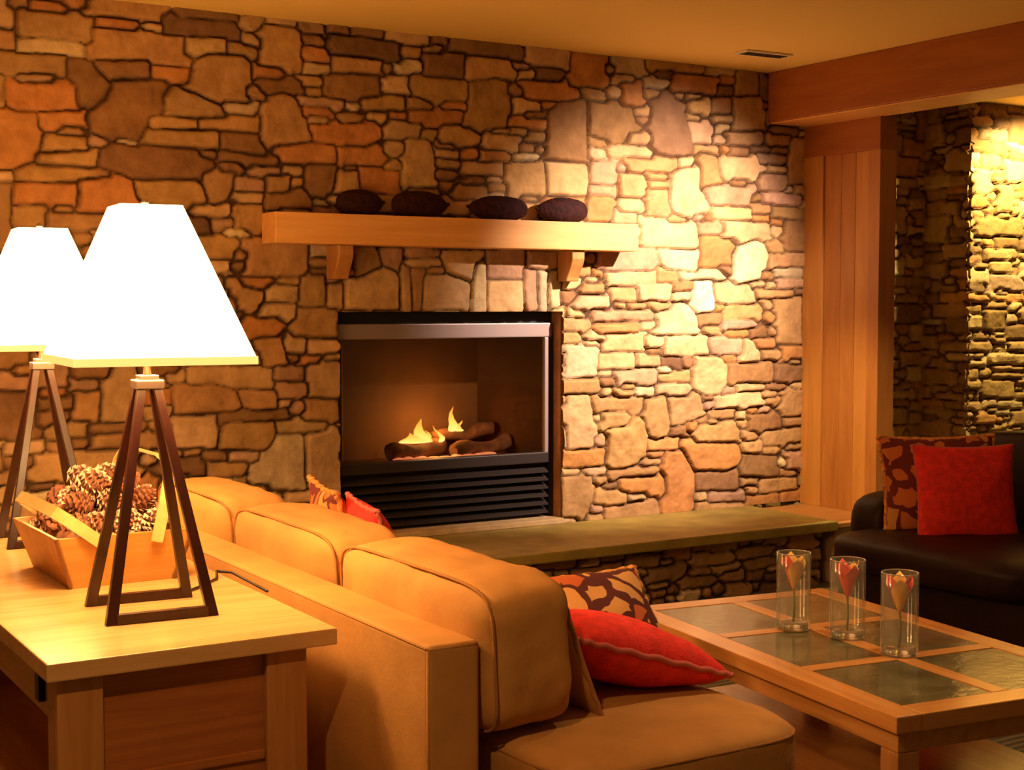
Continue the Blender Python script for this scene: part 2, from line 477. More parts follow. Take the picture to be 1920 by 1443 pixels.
def dup(root, loc, rot=None, label=None):
    r = root.copy(); COL.objects.link(r); r.location = loc
    if rot is not None: r.rotation_euler = rot
    if label: r['label'] = label
    for ch in list(root.children):
        c = ch.copy(); COL.objects.link(c); c.parent = r
        for g in ch.children:
            d = g.copy(); COL.objects.link(d); d.parent = c
    return r
STONES = [
('o',1.347,2.353,1.603,2.377,1.609,2.278,1.356,2.26),
('o',1.293,2.23,1.427,2.243,1.446,2.142,1.416,2.053,1.33,2.013,1.247,2.009,1.236,2.159),
('o',1.456,2.249,1.631,2.261,1.633,2.213,1.455,2.201),
('t',1.464,2.136,1.636,2.15,1.636,2.117,1.464,2.103),
('d',1.597,2.461,1.656,2.458,1.741,2.391,1.646,2.295,1.616,2.3,1.603,2.373),
('d',1.76,2.408,1.975,2.41,1.981,2.296,1.911,2.269,1.879,2.176,1.726,2.167,1.652,2.236,1.758,2.311),
('t',2.184,2.542,2.331,2.547,2.355,2.456,2.346,2.377,2.182,2.364,2.094,2.404,2.118,2.46),
('t',1.934,2.255,2.124,2.268,2.124,2.229,1.933,2.217),
('t',2.14,2.269,2.404,2.286,2.403,2.243,2.14,2.226),
('t',1.902,2.204,2.217,2.223,2.22,2.153,2.035,2.147,1.878,2.168),
('d',2.245,2.217,2.403,2.215,2.428,2.145,2.244,2.151),
('t',2.524,2.402,2.593,2.371,2.648,2.222,2.479,2.176,2.428,2.201,2.455,2.329),
('d',1.74,2.123,1.801,2.133,2.106,2.135,2.178,2.062,2.129,2.013,1.861,2.004,1.702,2.061),
('t',1.344,1.999,1.416,2.035,1.553,2.031,1.738,2.003,1.559,1.976,1.351,1.97),
('o',1.35,1.956,1.589,1.966,1.603,1.93,1.595,1.885,1.349,1.876),
('o',1.611,1.982,1.799,2.002,1.829,1.977,1.855,1.894,1.767,1.861,1.616,1.856),
('t',1.86,1.985,2.113,1.997,2.144,1.913,2.031,1.893,1.875,1.925),
('t',2.153,2.029,2.284,2.036,2.267,1.972,2.201,1.915),
('t',2.308,1.899,2.425,1.903,2.441,1.804,2.298,1.8),
('d',2.651,2.093,2.784,2.104,2.774,2.01,2.729,1.951,2.65,1.964),
('o',2.496,2.165,2.776,2.189,2.784,2.116,2.538,2.099),
('o',2.679,2.272,2.976,2.299,2.994,2.243,2.93,2.206,2.696,2.217),
('t',1.982,2.35,2.117,2.383,2.182,2.357,2.246,2.291,2.116,2.282,1.989,2.285),
('d',1.701,2.462,1.906,2.487,1.906,2.434,1.745,2.418),
('t',1.204,1.939,1.322,1.944,1.324,1.686,1.198,1.676),
('t',1.345,1.865,1.463,1.869,1.454,1.792,1.344,1.785),
('t',1.438,2.076,1.665,2.096,1.672,2.055,1.445,2.044),
('d',2.451,1.952,2.641,1.971,2.649,1.903,2.442,1.896),
('t',2.46,2.032,2.546,2.036,2.546,1.976,2.46,1.972),
('t',1.484,1.829,1.751,1.838,1.735,1.792,1.491,1.785),
('t',3.514,2.532,3.645,2.577,3.711,2.565,3.716,2.382,3.706,2.338,3.474,2.323),
('t',3.484,2.64,3.716,2.661,3.747,2.602,3.716,2.574,3.484,2.555),
('p',3.182,2.237,3.258,2.233,3.306,2.151,3.301,2.041,3.143,2.034,3.153,2.135),
('t',3.355,2.307,3.503,2.316,3.533,2.267,3.355,2.239),
('t',3.706,2.137,3.915,2.165,3.936,2.015,3.727,2.002),
('p',3.952,2.167,4.174,2.174,4.202,2.08,4.175,2.024,3.958,2.016),
('d',4.021,2.474,4.184,2.495,4.185,2.197,3.947,2.202,3.968,2.381),
('o',3.809,2.546,4.053,2.574,4.14,2.518,4.01,2.491,3.841,2.487),
('o',2.812,2.179,3.031,2.191,3.035,2.129,2.811,2.117),
('t',2.802,2.068,2.892,2.072,2.901,1.998,2.801,1.986),
('o',2.92,2.09,3.105,2.074,3.105,1.999,2.928,2),
('t',3.212,2.541,3.474,2.537,3.484,2.461,3.278,2.437,3.192,2.498),
('t',2.931,2.412,3.135,2.427,3.135,2.385,2.931,2.371),
('d',2.734,2.502,3.014,2.525,3.014,2.451,2.867,2.407,2.751,2.423),
('d',3.26,2.646,3.464,2.656,3.454,2.561,3.259,2.562),
('o',3.173,2.367,3.444,2.385,3.444,2.347,3.182,2.33),
('p',3.463,2.138,3.685,2.145,3.685,2.101,3.483,2.1),
('k',4.626,2.518,4.708,2.589,4.804,2.512,4.865,2.384,4.854,2.279,4.735,2.254,4.616,2.284,4.592,2.404),
('t',5.172,2.586,5.35,2.599,5.365,2.434,5.174,2.422),
('p',4.759,2.161,4.928,2.188,4.929,2.064,5.004,1.99,4.845,1.927,4.725,2.009),
('t',4.939,2.265,5.051,2.242,5.064,2.127,4.941,2.093),
('p',5.063,2.242,5.303,2.265,5.381,2.21,5.291,2.157,5.076,2.156),
('v',4.218,2.162,4.364,2.188,4.353,2.077,4.23,2.081),
('g',4.667,1.734,4.908,1.738,4.909,1.642,4.715,1.65),
('g',5.182,1.724,5.334,1.795,5.4,1.728,5.35,1.608,5.196,1.577),
('p',5.575,2.368,5.696,2.395,5.706,2.165,5.579,2.15),
('o',4.43,2.595,4.521,2.602,4.534,2.502,4.43,2.494),
('t',5.183,2.721,5.322,2.733,5.337,2.617,5.184,2.596),
('t',4.197,1.98,4.331,1.994,4.331,1.893,4.197,1.889),
('t',4.876,2.545,4.998,2.563,4.998,2.497,4.877,2.488),
('t',5.01,2.555,5.134,2.573,5.135,2.506,5.011,2.498),
('v',4.853,2.43,4.999,2.44,5,2.335,4.878,2.337),
('p',5.104,1.897,5.411,1.906,5.412,1.837,5.105,1.829),
('v',4.978,2.085,5.318,2.099,5.254,2.018,5.003,2.009),
('p',4.549,1.9,4.882,1.89,4.895,1.776,4.55,1.778),
('d',4.217,2.479,4.476,2.488,4.511,2.38,4.352,2.315,4.218,2.334),
('t',4.432,2.21,4.759,2.227,4.759,2.18,4.455,2.165),
('t',5.124,2.39,5.352,2.404,5.353,2.345,5.124,2.332),
('w',4.907,1.566,5.006,1.571,5.025,1.441,4.933,1.427,4.884,1.489),
('g',4.739,1.432,4.811,1.456,4.897,1.384,4.91,1.307,4.645,1.309,4.668,1.385),
('p',4.132,1.488,4.327,1.493,4.327,1.437,4.132,1.438),
('p',4.527,1.554,4.738,1.555,4.715,1.479,4.527,1.484),
('p',4.911,1.172,5.06,1.159,5.11,1.109,5.099,0.992,4.987,0.967,4.925,1.027),
('t',5.479,1.47,5.679,1.491,5.696,1.248,5.522,1.25),
('g',4.067,1.243,4.244,1.231,4.244,1.093,4.068,1.088),
('p',4.079,0.969,4.189,0.97,4.228,0.872,4.229,0.733,4.079,0.722),
('t',4.234,0.964,4.565,0.962,4.566,0.905,4.245,0.908),
('t',4.577,0.942,4.695,0.957,4.733,0.784,4.649,0.749,4.578,0.81),
('t',4.347,0.792,4.555,0.83,4.556,0.659,4.417,0.611,4.337,0.625),
('o',4.698,0.632,4.818,0.654,4.892,0.553,4.894,0.359,4.724,0.362),
('o',4.83,0.692,5.191,0.684,5.243,0.602,5.141,0.558,4.904,0.562),
('t',4.939,0.784,5.19,0.802,5.229,0.711,4.94,0.716),
('t',4.058,0.567,4.224,0.557,4.236,0.482,4.18,0.365,4.058,0.374),
('t',4.743,0.936,4.925,0.949,4.951,0.851,4.756,0.811),
('p',4.289,1.184,4.494,1.18,4.483,1.124,4.278,1.129),
('p',4.517,1.179,4.658,1.177,4.658,1.144,4.518,1.147),
('p',4.705,1.28,4.984,1.277,4.997,1.19,4.694,1.195),
('p',5.043,1.547,5.27,1.559,5.31,1.48,5.081,1.47),
('p',5.261,1.264,5.339,1.203,5.352,1.153,5.224,1.156),
('d',5.256,0.611,5.491,0.598,5.492,0.507,5.257,0.521),
('d',4.929,0.532,5.205,0.524,5.206,0.435,4.93,0.454),
('o',4.417,0.535,4.699,0.527,4.699,0.45,4.429,0.469),
('t',4.269,0.479,4.452,0.458,4.441,0.411,4.27,0.424),
('d',5.148,1.118,5.444,1.112,5.445,1.032,5.149,1.04),
('v',4.232,1.424,4.598,1.423,4.598,1.385,4.254,1.387),
('o',4.266,1.35,4.516,1.353,4.505,1.32,4.288,1.318),
('v',4.38,1.098,4.647,1.101,4.647,1.044,4.414,1.051),
('v',5.009,1.257,5.222,1.264,5.223,1.195,5.034,1.199),
('t',2.614,1.429,2.784,1.436,2.783,1.31,2.596,1.327),
('t',2.624,1.584,2.725,1.585,2.72,1.46,2.623,1.46),
('p',2.662,1.178,2.791,1.183,2.79,1.024,2.653,1.029),
('t',2.644,1.021,2.781,1.017,2.78,0.921,2.643,0.935),
('p',2.634,0.864,2.788,0.873,2.786,0.482,2.76,0.484,2.633,0.659),
('g',2.484,0.864,2.601,0.866,2.607,0.622,2.359,0.669,2.425,0.766),
('t',2.249,0.921,2.46,0.911,2.475,0.856,2.442,0.811,2.217,0.823),
('p',2.497,0.91,2.72,0.904,2.72,0.876,2.5,0.871),
('t',2.423,1.299,2.513,1.297,2.528,1.196,2.446,1.19,2.39,1.291),
('p',2.521,1.289,2.63,1.296,2.629,1.249,2.537,1.25),
('t',2.315,1.048,2.477,1.043,2.477,0.996,2.395,0.995),
('t',2.281,1.558,2.4,1.498,2.4,1.444,2.327,1.46),
('p',2.646,1.288,2.783,1.29,2.783,1.246,2.646,1.249),
('p',2.834,1.553,2.989,1.62,3.095,1.612,3.104,1.441,2.833,1.441),
('t',2.886,1.721,3,1.714,3.01,1.63,2.896,1.591),
('v',3,1.714,3.106,1.716,3.105,1.621,3.032,1.658),
('p',3.137,1.631,3.164,1.632,3.169,1.436,3.136,1.436),
('t',3.186,1.622,3.234,1.623,3.233,1.436,3.19,1.436),
('p',3.256,1.575,3.332,1.586,3.488,1.568,3.488,1.44,3.233,1.441),
('p',3.355,1.711,3.568,1.715,3.568,1.676,3.5,1.577,3.432,1.606,3.355,1.673),
('g',3.517,1.675,3.573,1.676,3.573,1.435,3.516,1.435),
('v',3.602,1.716,3.811,1.73,3.811,1.59,3.602,1.588),
('p',3.602,1.578,3.799,1.57,3.8,1.44,3.602,1.435),
('g',3.906,1.621,3.942,1.622,3.943,1.44,3.907,1.44),
('g',3.973,1.622,4.003,1.622,4.003,1.44,3.973,1.44),
('v',3.835,1.72,4.003,1.724,4.003,1.648,3.847,1.646),
('p',3.17,1.679,3.333,1.682,3.333,1.653,3.17,1.651),
('v',3.17,1.717,3.333,1.721,3.333,1.687,3.17,1.684),
('p',2.758,1.553,2.814,1.553,2.813,1.441,2.757,1.441),
('v',3.823,1.62,3.882,1.621,3.883,1.44,3.823,1.44),
('p',1.717,1.119,1.771,1.194,1.817,1.185,1.847,1.115,1.783,0.964,1.699,0.975),
('t',2.028,1.086,2.183,1.097,2.29,1.038,2.272,0.991,2.027,0.992),
('p',2.094,1.159,2.452,1.15,2.451,1.097,2.093,1.112),
('t',1.588,1.077,1.678,1.074,1.669,0.976,1.587,0.987),
('p',2.003,0.954,2.181,0.955,2.196,0.827,2.017,0.836),
]

# ------------------------------------------------------------------ stone walls
TONE = {'o': (0.50, 0.27, 0.12), 't': (0.45, 0.31, 0.17), 'd': (0.29, 0.18, 0.10), 'k': (0.20, 0.125, 0.085),
        'p': (0.58, 0.45, 0.30), 'g': (0.60, 0.54, 0.43), 'w': (0.80, 0.76, 0.68), 'v': (0.47, 0.33, 0.27)}
MORTAR = (0.075, 0.035, 0.017)

def vnoise(nx, ny, cell, r):
    """smooth value noise on a grid"""
    gx, gy = int(nx / cell) + 3, int(ny / cell) + 3
    L = r.random((gx, gy)) * 2 - 1
    x = np.arange(nx) / cell; y = np.arange(ny) / cell
    i = x.astype(int); j = y.astype(int)
    fx = x - i; fy = y - j
    fx = (fx * fx * (3 - 2 * fx))[:, None]; fy = (fy * fy * (3 - 2 * fy))[None, :]
    a = L[i][:, j]; b = L[i + 1][:, j]; c = L[i][:, j + 1]; d = L[i + 1][:, j + 1]
    return (a * (1 - fx) + b * fx) * (1 - fy) + (c * (1 - fx) + d * fx) * fy

def poly_sd(P, X, Y):
    """signed distance to a polygon, negative inside"""
    n = len(P); best = np.full(X.shape, 1e9); inside = np.zeros(X.shape, bool)
    for k in range(n):
        ax, ay = P[k]; bx, by = P[(k + 1) % n]
        ex, ey = bx - ax, by - ay
        L2 = ex * ex + ey * ey + 1e-12
        t = np.clip(((X - ax) * ex + (Y - ay) * ey) / L2, 0, 1)
        best = np.minimum(best, np.hypot(X - ax - t * ex, Y - ay - t * ey))
        cond = ((ay > Y) != (by > Y))
        xi = ax + (Y - ay) / (by - ay + (1e-12 if by == ay else 0)) * ex
        inside ^= cond & (X < xi)
    return np.where(inside, -best, best)

def stone_field(u0, u1, v0, v1, res, polys, seed, scale=1.0, joint=0.006):
    r = np.random.default_rng(seed)
    nx = int(round((u1 - u0) / res)) + 1; ny = int(round((v1 - v0) / res)) + 1
    U = u0 + np.arange(nx) * res; V = v0 + np.arange(ny) * res
    UU, VV = np.meshgrid(U, V, indexing='ij')
    WU = UU + 0.006 * vnoise(nx, ny, 0.11 / res, r) + 0.0025 * vnoise(nx, ny, 0.03 / res, r)
    WV = VV + 0.005 * vnoise(nx, ny, 0.13 / res, r) + 0.0025 * vnoise(nx, ny, 0.03 / res, r)
    # occupancy at 1 cm for dart throwing
    oc = 0.01
    ox = int((u1 - u0) / oc) + 2; oy = int((v1 - v0) / oc) + 2
    occ = np.zeros((ox, oy), bool)
    OU, OV = np.meshgrid(u0 + (np.arange(ox) + .5) * oc, v0 + (np.arange(oy) + .5) * oc, indexing='ij')
    stones = []
    for c, P in polys:
        pts = [(P[i], P[i + 1]) for i in range(0, len(P), 2)]
        xs = [p[0] for p in pts]; ys = [p[1] for p in pts]
        if max(xs) < u0 or min(xs) > u1: continue
        occ |= poly_sd(pts, OU, OV) < 0.006
        stones.append((c, pts, None))
    kinds = ['t'] * 36 + ['p'] * 18 + ['d'] * 16 + ['o'] * 12 + ['v'] * 10 + ['g'] * 6 + ['k'] * 2
    area = (u1 - u0) * (v1 - v0)
    sizes = ([(0.26, 0.17)] * int(area * .9) + [(0.34, 0.10)] * int(area * 2) + [(0.16, 0.15)] * int(area * 2) + [(0.30, 0.065)] * int(area * 6)
             + [(0.20, 0.08)] * int(area * 9) + [(0.24, 0.042)] * int(area * 24) + [(0.14, 0.045)] * int(area * 34)
             + [(0.10, 0.032)] * int(area * 55) + [(0.06, 0.026)] * int(area * 50))
    for (w, h) in sizes:
        for _ in range(14):
            ww = w * scale * r.uniform(.75, 1.3); hh = h * scale * r.uniform(.8, 1.25)
            cu = r.uniform(u0, u1); cv = r.uniform(v0, v1)
            i0 = max(0, int((cu - ww / 2 - u0) / oc)); i1 = min(ox, int((cu + ww / 2 - u0) / oc) + 1)
            j0 = max(0, int((cv - hh / 2 - v0) / oc)); j1 = min(oy, int((cv + hh / 2 - v0) / oc) + 1)
            if occ[i0:i1, j0:j1].any(): continue
            occ[i0:i1, j0:j1] = True
            stones.append((kinds[int(r.integers(len(kinds)))], None, (cu, cv, max(.004, ww / 2 - .008), max(.004, hh / 2 - .008), r.normal(0, 0.04))))
            break
    best = np.full((nx, ny), 9.0); second = np.full((nx, ny), 9.0); lab = np.zeros((nx, ny), int)
    for s, (c, pts, rc) in enumerate(stones):
        if pts:
            xs = [p[0] for p in pts]; ys = [p[1] for p in pts]
            lo = (min(xs), min(ys)); hi = (max(xs), max(ys))
        else:
            lo = (rc[0] - rc[2], rc[1] - rc[3]); hi = (rc[0] + rc[2], rc[1] + rc[3])
        mg = 0.12
        i0 = max(0, int((lo[0] - mg - u0) / res)); i1 = min(nx, int((hi[0] + mg - u0) / res) + 2)
        j0 = max(0, int((lo[1] - mg - v0) / res)); j1 = min(ny, int((hi[1] + mg - v0) / res) + 2)
        if i1 <= i0 or j1 <= j0: continue
        X = WU[i0:i1, j0:j1]; Y = WV[i0:i1, j0:j1]
        if pts:
            d = poly_sd(pts, X, Y)
        else:
            ca, sa = math.cos(rc[4]), math.sin(rc[4])
            dx = (X - rc[0]) * ca + (Y - rc[1]) * sa; dy = -(X - rc[0]) * sa + (Y - rc[1]) * ca
            qx = np.abs(dx) - rc[2]; qy = np.abs(dy) - rc[3]
            d = np.where(np.maximum(qx, qy) < 0, np.maximum(qx, qy), np.maximum(qx * .85, qy * 1.2))
        B = best[i0:i1, j0:j1]; S = second[i0:i1, j0:j1]; Lb = lab[i0:i1, j0:j1]
        win = d < B
        S[...] = np.where(win, B, np.minimum(S, d))
        Lb[...] = np.where(win, s, Lb)
        B[...] = np.where(win, d, B)
    gap = (second - best) * 0.5
    jn = joint * np.clip(0.9 + 1.1 * vnoise(nx, ny, 0.16 / res, r), 0.05, 2.2) * 0.5
    t = np.clip((gap - jn) / 0.012, 0, 1)
    t = 1 - (1 - t) ** 2.2
    n = len(stones)
    base = r.uniform(0.016, 0.036, n)[lab]
    tu = r.normal(0, 0.035, n); tv = r.normal(0, 0.06, n)
    cu = np.array([np.mean([p[0] for p in s[1]]) if s[1] else s[2][0] for s in stones])
    cv = np.array([np.mean([p[1] for p in s[1]]) if s[1] else s[2][1] for s in stones])
    tilt = np.clip(tu[lab] * (UU - cu[lab]) + tv[lab] * (VV - cv[lab]), -.008, .008)
    h = t * (base + tilt + 0.0035 * vnoise(nx, ny, 0.045 / res, r) + 0.002 * vnoise(nx, ny, 0.018 / res, r))
    tone = np.array([np.array(TONE[s[0]]) * np.array((0.96, 0.84, 0.66)) * r.uniform(.84, 1.12) * np.array([1, r.uniform(.95, 1.04), r.uniform(.9, 1.08)]) for s in stones])
    colr = tone[lab] * t[..., None] ** .5 + np.array(MORTAR) * (1 - t[..., None] ** .5)
    return UU, VV, h, colr

def stone_mesh(name, field, place, holes=(), parent=None):
    UU, VV, h, colr = field
    nx, ny = UU.shape
    P = place(UU, VV, h).reshape(-1, 3)
    idx = np.arange(nx * ny).reshape(nx, ny)
    q = np.stack([idx[:-1, :-1], idx[1:, :-1], idx[1:, 1:], idx[:-1, 1:]], -1).reshape(-1, 4)
    cu = (UU[:-1, :-1] + UU[1:, 1:]).reshape(-1) / 2; cv = (VV[:-1, :-1] + VV[1:, 1:]).reshape(-1) / 2
    keep = np.ones(len(q), bool)
    for (a, b, c, d) in holes:
        keep &= ~((cu > a) & (cu < b) & (cv > c) & (cv < d))
    q = q[keep]
    me = bpy.data.meshes.new(name)
    me.vertices.add(len(P)); me.vertices.foreach_set('co', P.astype(np.float32).ravel())
    me.loops.add(len(q) * 4); me.loops.foreach_set('vertex_index', q.astype(np.int32).ravel())
    me.polygons.add(len(q)); me.polygons.foreach_set('loop_start', np.arange(0, len(q) * 4, 4, dtype=np.int32))
    me.polygons.foreach_set('use_smooth', np.ones(len(q), bool))
    me.update(calc_edges=True)
    ca = me.color_attributes.new('stone_tone', 'FLOAT_COLOR', 'POINT')
    ca.data.foreach_set('color', np.concatenate([colr.reshape(-1, 3), np.ones((nx * ny, 1))], 1).astype(np.float32).ravel())
    me.materials.append(M['stone'])
    o = bpy.data.objects.new(name, me); COL.objects.link(o)
    if parent: o.parent = parent
    return o

HZ = 0.335      # top of the hearth
WY = 6.145      # plane of the mortar in the fireplace wall
polys = []
for s in STONES: polys.append((s[0], s[1:]))
H_TOP = 2.74
FX0, FX1, FZ0, FZ1 = 2.80, 4.045, 0.33, 1.425
f = stone_field(-0.6, 5.71, HZ + .001, H_TOP, 0.0075, polys, 3)
w = stone_mesh('wall_back', f, lambda u, v, h: np.stack([u, WY - h, v], -1), [(FX0, FX1, -1, FZ1)])
tag(w, 'fieldstone wall of mixed tan and brown stones around the fireplace', 'wall', kind='structure')
# stone returns of the fireplace opening
b = new()
bm_box(b, FX1, FX1 + .12, 6.150, 6.75, 0.0, FZ1 + .1, .004)
bm_box(b, FX0 - .12, FX0, 6.150, 6.75, 0.0, FZ1 + .1, .004)
bm_box(b, FX0, FX1, 6.150, 6.75, FZ1, FZ1 + .1, .004)
obj('opening_reveal', b, plain('reveal_stone', (0.36, 0.16, 0.07), 0.8, noise=.3, nscale=10, bump=.3), w)

# alcove beyond the column: set-back stone wall, its return, and the lit stone wall
f = stone_field(5.60, 7.26, 0.0, H_TOP, 0.012, [], 11)
w = stone_mesh('wall_alcove', f, lambda u, v, h: np.stack([u, 6.68 - h, v], -1))
tag(w, 'shadowed fieldstone wall set back behind the wooden column', 'wall', kind='structure')
f = stone_field(6.27, 6.70, 0.0, H_TOP, 0.012, [], 12)
stone_mesh('return', f, lambda u, v, h: np.stack([7.25 - h, 12.97 - u, v], -1), parent=w)
f = stone_field(7.215, 9.6, 0.0, H_TOP, 0.012, [], 13)
w = stone_mesh('wall_right', f, lambda u, v, h: np.stack([u, 6.31 - h, v], -1))
tag(w, 'fieldstone wall washed by a ceiling light right of the alcove', 'wall', kind='structure')

# floor, ceiling and the plain walls that close the lounge
tag(boxobj('floor', (-3.2, 9.6, -2.6, 6.8, -0.10, 0.0), M['floor'], bevel=0), 'woven striped carpet floor', 'floor', kind='structure')
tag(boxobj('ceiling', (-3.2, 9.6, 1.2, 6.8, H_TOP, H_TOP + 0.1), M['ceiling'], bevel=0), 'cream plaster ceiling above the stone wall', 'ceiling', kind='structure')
tag(boxobj('wall_left', (-3.2, -3.1, -2.6, 6.2, 0.0, H_TOP), M['wall_paint'], bevel=0), 'plain painted wall far left of the stone wall', 'wall', kind='structure')
tag(boxobj('wall_front', (-3.1, -0.6, 6.13, 6.25, 0.0, H_TOP), M['wall_paint'], bevel=0), 'plain painted wall beside the stone wall', 'wall', kind='structure')

# ------------------------------------------------------------------ hearth
hearth = thing('hearth', 'long raised stone hearth ledge running along the foot of the fireplace wall', 'hearth', (3.3, 5.8, 0))
b = new(); bm_box(b, 0.2, 5.30, 5.43, 6.135, HZ - .05, HZ, .008)
obj('slab', b, M['hearth'], hearth, off=hearth.location)
f = stone_field(0.25, 5.25, 0.0, HZ - .052, 0.008, [], 21, scale=.8)
o = stone_mesh('stone_base', f, lambda u, v, h: np.stack([u - 3.3, 5.535 - h - 5.8, v], -1), parent=hearth)
f = stone_field(5.52, 6.12, 0.0, HZ - .052, 0.008, [], 22, scale=.8)
stone_mesh('end_face', f, lambda u, v, h: np.stack([5.23 + h - 3.3, u - 5.8, v], -1), parent=hearth)

# ------------------------------------------------------------------ column, beam
col = thing('column', 'tall wood panelled column at the right end of the fireplace wall', 'column', (5.75, 5.83, 0), kind='structure')
L = col.location
y0, y1 = 5.54, 6.13
ys = [y0, y0 + .085, y0 + .19, y0 + .30, y0 + .43, y1]
for k in range(5):
    m = (M['fir_z'], M['fir_z2'], M['fir_z'], M['fir_z'], M['fir_z2'])[k]
    proud = 0.012 if k in (0, 4) else 0.0
    boxobj('panel_board', (5.69 - proud, 5.80, ys[k] + .001, ys[k + 1] - .001, 0.32, 2.285), m, col, .002, L)
boxobj('header_board', (5.675, 5.80, y0, y1, 2.285, 2.462), M['fir_y'], col, .003, L)
boxobj('plinth_cap', (5.305, 5.86, 5.45, y1 - .035, 0.295, 0.32), M['oak_x'], col, .004, L)
boxobj('plinth', (5.32, 5.85, 5.47, y1 - .035, 0.0, 0.295), M['plaster'], col, .006, L)

beam = thing('ceiling_beam', 'heavy reddish wood beam running out from the stone wall over the column', 'beam', (5.55, 4.0, H_TOP), kind='structure')
b = new(); bm_box(b, 5.40, 5.72, 1.2, 6.12, 2.465, H_TOP - .001, .006)
obj('beam_body', b, M['fir_y'], beam, off=beam.location)
boxobj('soffit_board', (5.412, 5.708, 1.2, 6.11, 2.458, 2.4645), M['fir_x'], beam, .001, beam.location)

# ------------------------------------------------------------------ ceiling vent and downlights
v = thing('ceiling_vent', 'narrow slotted air vent in the cream ceiling near the beam', 'vent', (4.96, 5.66, H_TOP), (0, 0, R(-2)))
boxobj('vent_frame', (-.15, .15, -.055, .055, -.010, 0.0), M['white_trim'], v, .002)
for k in range(3):
    boxobj('slot', (-.13, .13, -.036 + k * .026, -.020 + k * .026, -.012, -.009), M['black'], v, 0)
for k, (x, y) in enumerate(DOWNLIGHTS):
    d = thing('downlight', ('round recessed downlight in the ceiling in front of the fireplace wall', 'bright round downlight glowing in the ceiling right of the beam', 'round recessed downlight in the ceiling over the coffee table', 'added round fill light fixture in the ceiling before the console table, out of view', 'round recessed downlight in the ceiling between the coffee table and the column')[k], 'ceiling light', (x, y, H_TOP))
    b = new(); bm_lathe(b, [(.095, 0), (.095, -.008), (.075, -.012), (.072, -.004), (.072, 0)], 32)
    obj('trim_ring', b, M['white_trim'], d, True)
    b = new(); bm_lathe(b, [(0, -.006), (.073, -.006)], 32)
    obj('lens', b, M['lens'], d)

# ------------------------------------------------------------------ fireplace
fp = thing('fireplace', 'black metal gas fireplace with glass front and louvered base, burning', 'fireplace', (3.42, 6.2, HZ))
L = fp.location
FY = 6.20
boxobj('sill', (FX0 + .003, FX1 - .003, 6.105, 6.30, HZ + .001, .364), plain('limestone_sill', (.50, .36, .19), .6, noise=.15), fp, .004, L)
b = new()
bm_box(b, FX0 + .004, FX1 - .004, FY + .03, 6.74, 1.30, 1.42)           # top box
bm_box(b, FX0 + .004, FX0 + .03, FY + .012, 6.74, .365, 1.30)
bm_box(b, FX1 - .03, FX1 - .004, FY + .012, 6.74, .365, 1.30)
bm_box(b, FX0 + .03, FX1 - .03, FY + .05, 6.74, .365, .66)
obj('casing', b, M['black'], fp, off=L)
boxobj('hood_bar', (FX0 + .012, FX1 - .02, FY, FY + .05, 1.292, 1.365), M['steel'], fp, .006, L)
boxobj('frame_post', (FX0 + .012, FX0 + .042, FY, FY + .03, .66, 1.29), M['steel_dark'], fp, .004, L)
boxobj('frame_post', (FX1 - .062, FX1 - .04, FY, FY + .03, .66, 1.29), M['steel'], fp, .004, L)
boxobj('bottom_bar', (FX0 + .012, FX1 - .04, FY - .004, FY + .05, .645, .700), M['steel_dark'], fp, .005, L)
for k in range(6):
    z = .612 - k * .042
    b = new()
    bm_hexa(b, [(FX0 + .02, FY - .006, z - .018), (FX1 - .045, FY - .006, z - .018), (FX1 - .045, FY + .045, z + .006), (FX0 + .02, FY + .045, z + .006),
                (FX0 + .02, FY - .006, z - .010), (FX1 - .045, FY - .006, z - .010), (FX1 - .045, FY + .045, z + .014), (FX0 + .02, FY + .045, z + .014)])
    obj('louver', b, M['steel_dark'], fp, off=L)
b = new()
bm_box(b, FX0 + .03, FX1 - .03, 6.60, 6.62, .66, 1.30)
obj('firebox_back', b, M['firebrick'], fp, off=L)
b = new()
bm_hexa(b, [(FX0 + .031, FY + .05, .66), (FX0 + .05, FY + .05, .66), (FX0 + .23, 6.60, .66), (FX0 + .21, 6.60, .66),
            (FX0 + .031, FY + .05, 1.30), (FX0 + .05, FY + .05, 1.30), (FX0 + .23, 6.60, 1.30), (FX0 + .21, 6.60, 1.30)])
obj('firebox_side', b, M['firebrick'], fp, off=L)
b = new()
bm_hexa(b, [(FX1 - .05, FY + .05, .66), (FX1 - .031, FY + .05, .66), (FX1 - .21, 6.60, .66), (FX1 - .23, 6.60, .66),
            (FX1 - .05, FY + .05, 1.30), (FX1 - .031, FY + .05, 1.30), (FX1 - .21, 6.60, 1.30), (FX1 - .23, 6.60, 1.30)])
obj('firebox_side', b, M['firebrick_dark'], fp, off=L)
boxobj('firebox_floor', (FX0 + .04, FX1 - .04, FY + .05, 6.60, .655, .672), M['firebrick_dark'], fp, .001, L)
boxobj('glass_pane', (FX0 + .042, FX1 - .062, FY + .016, FY + .020, .70, 1.292), M['pane'], fp, 0, L)
b = new()
for k in range(9):
    bm_cushion(b, (3.20 + k * .065, 6.33 + .02 * rng.uniform(-1, 1), .685), (rng.uniform(.025, .05), .03, .016), 2.5, 4, wob=.006, seed=k)
obj('ember_bed', b, M['ember'], fp, True, L)

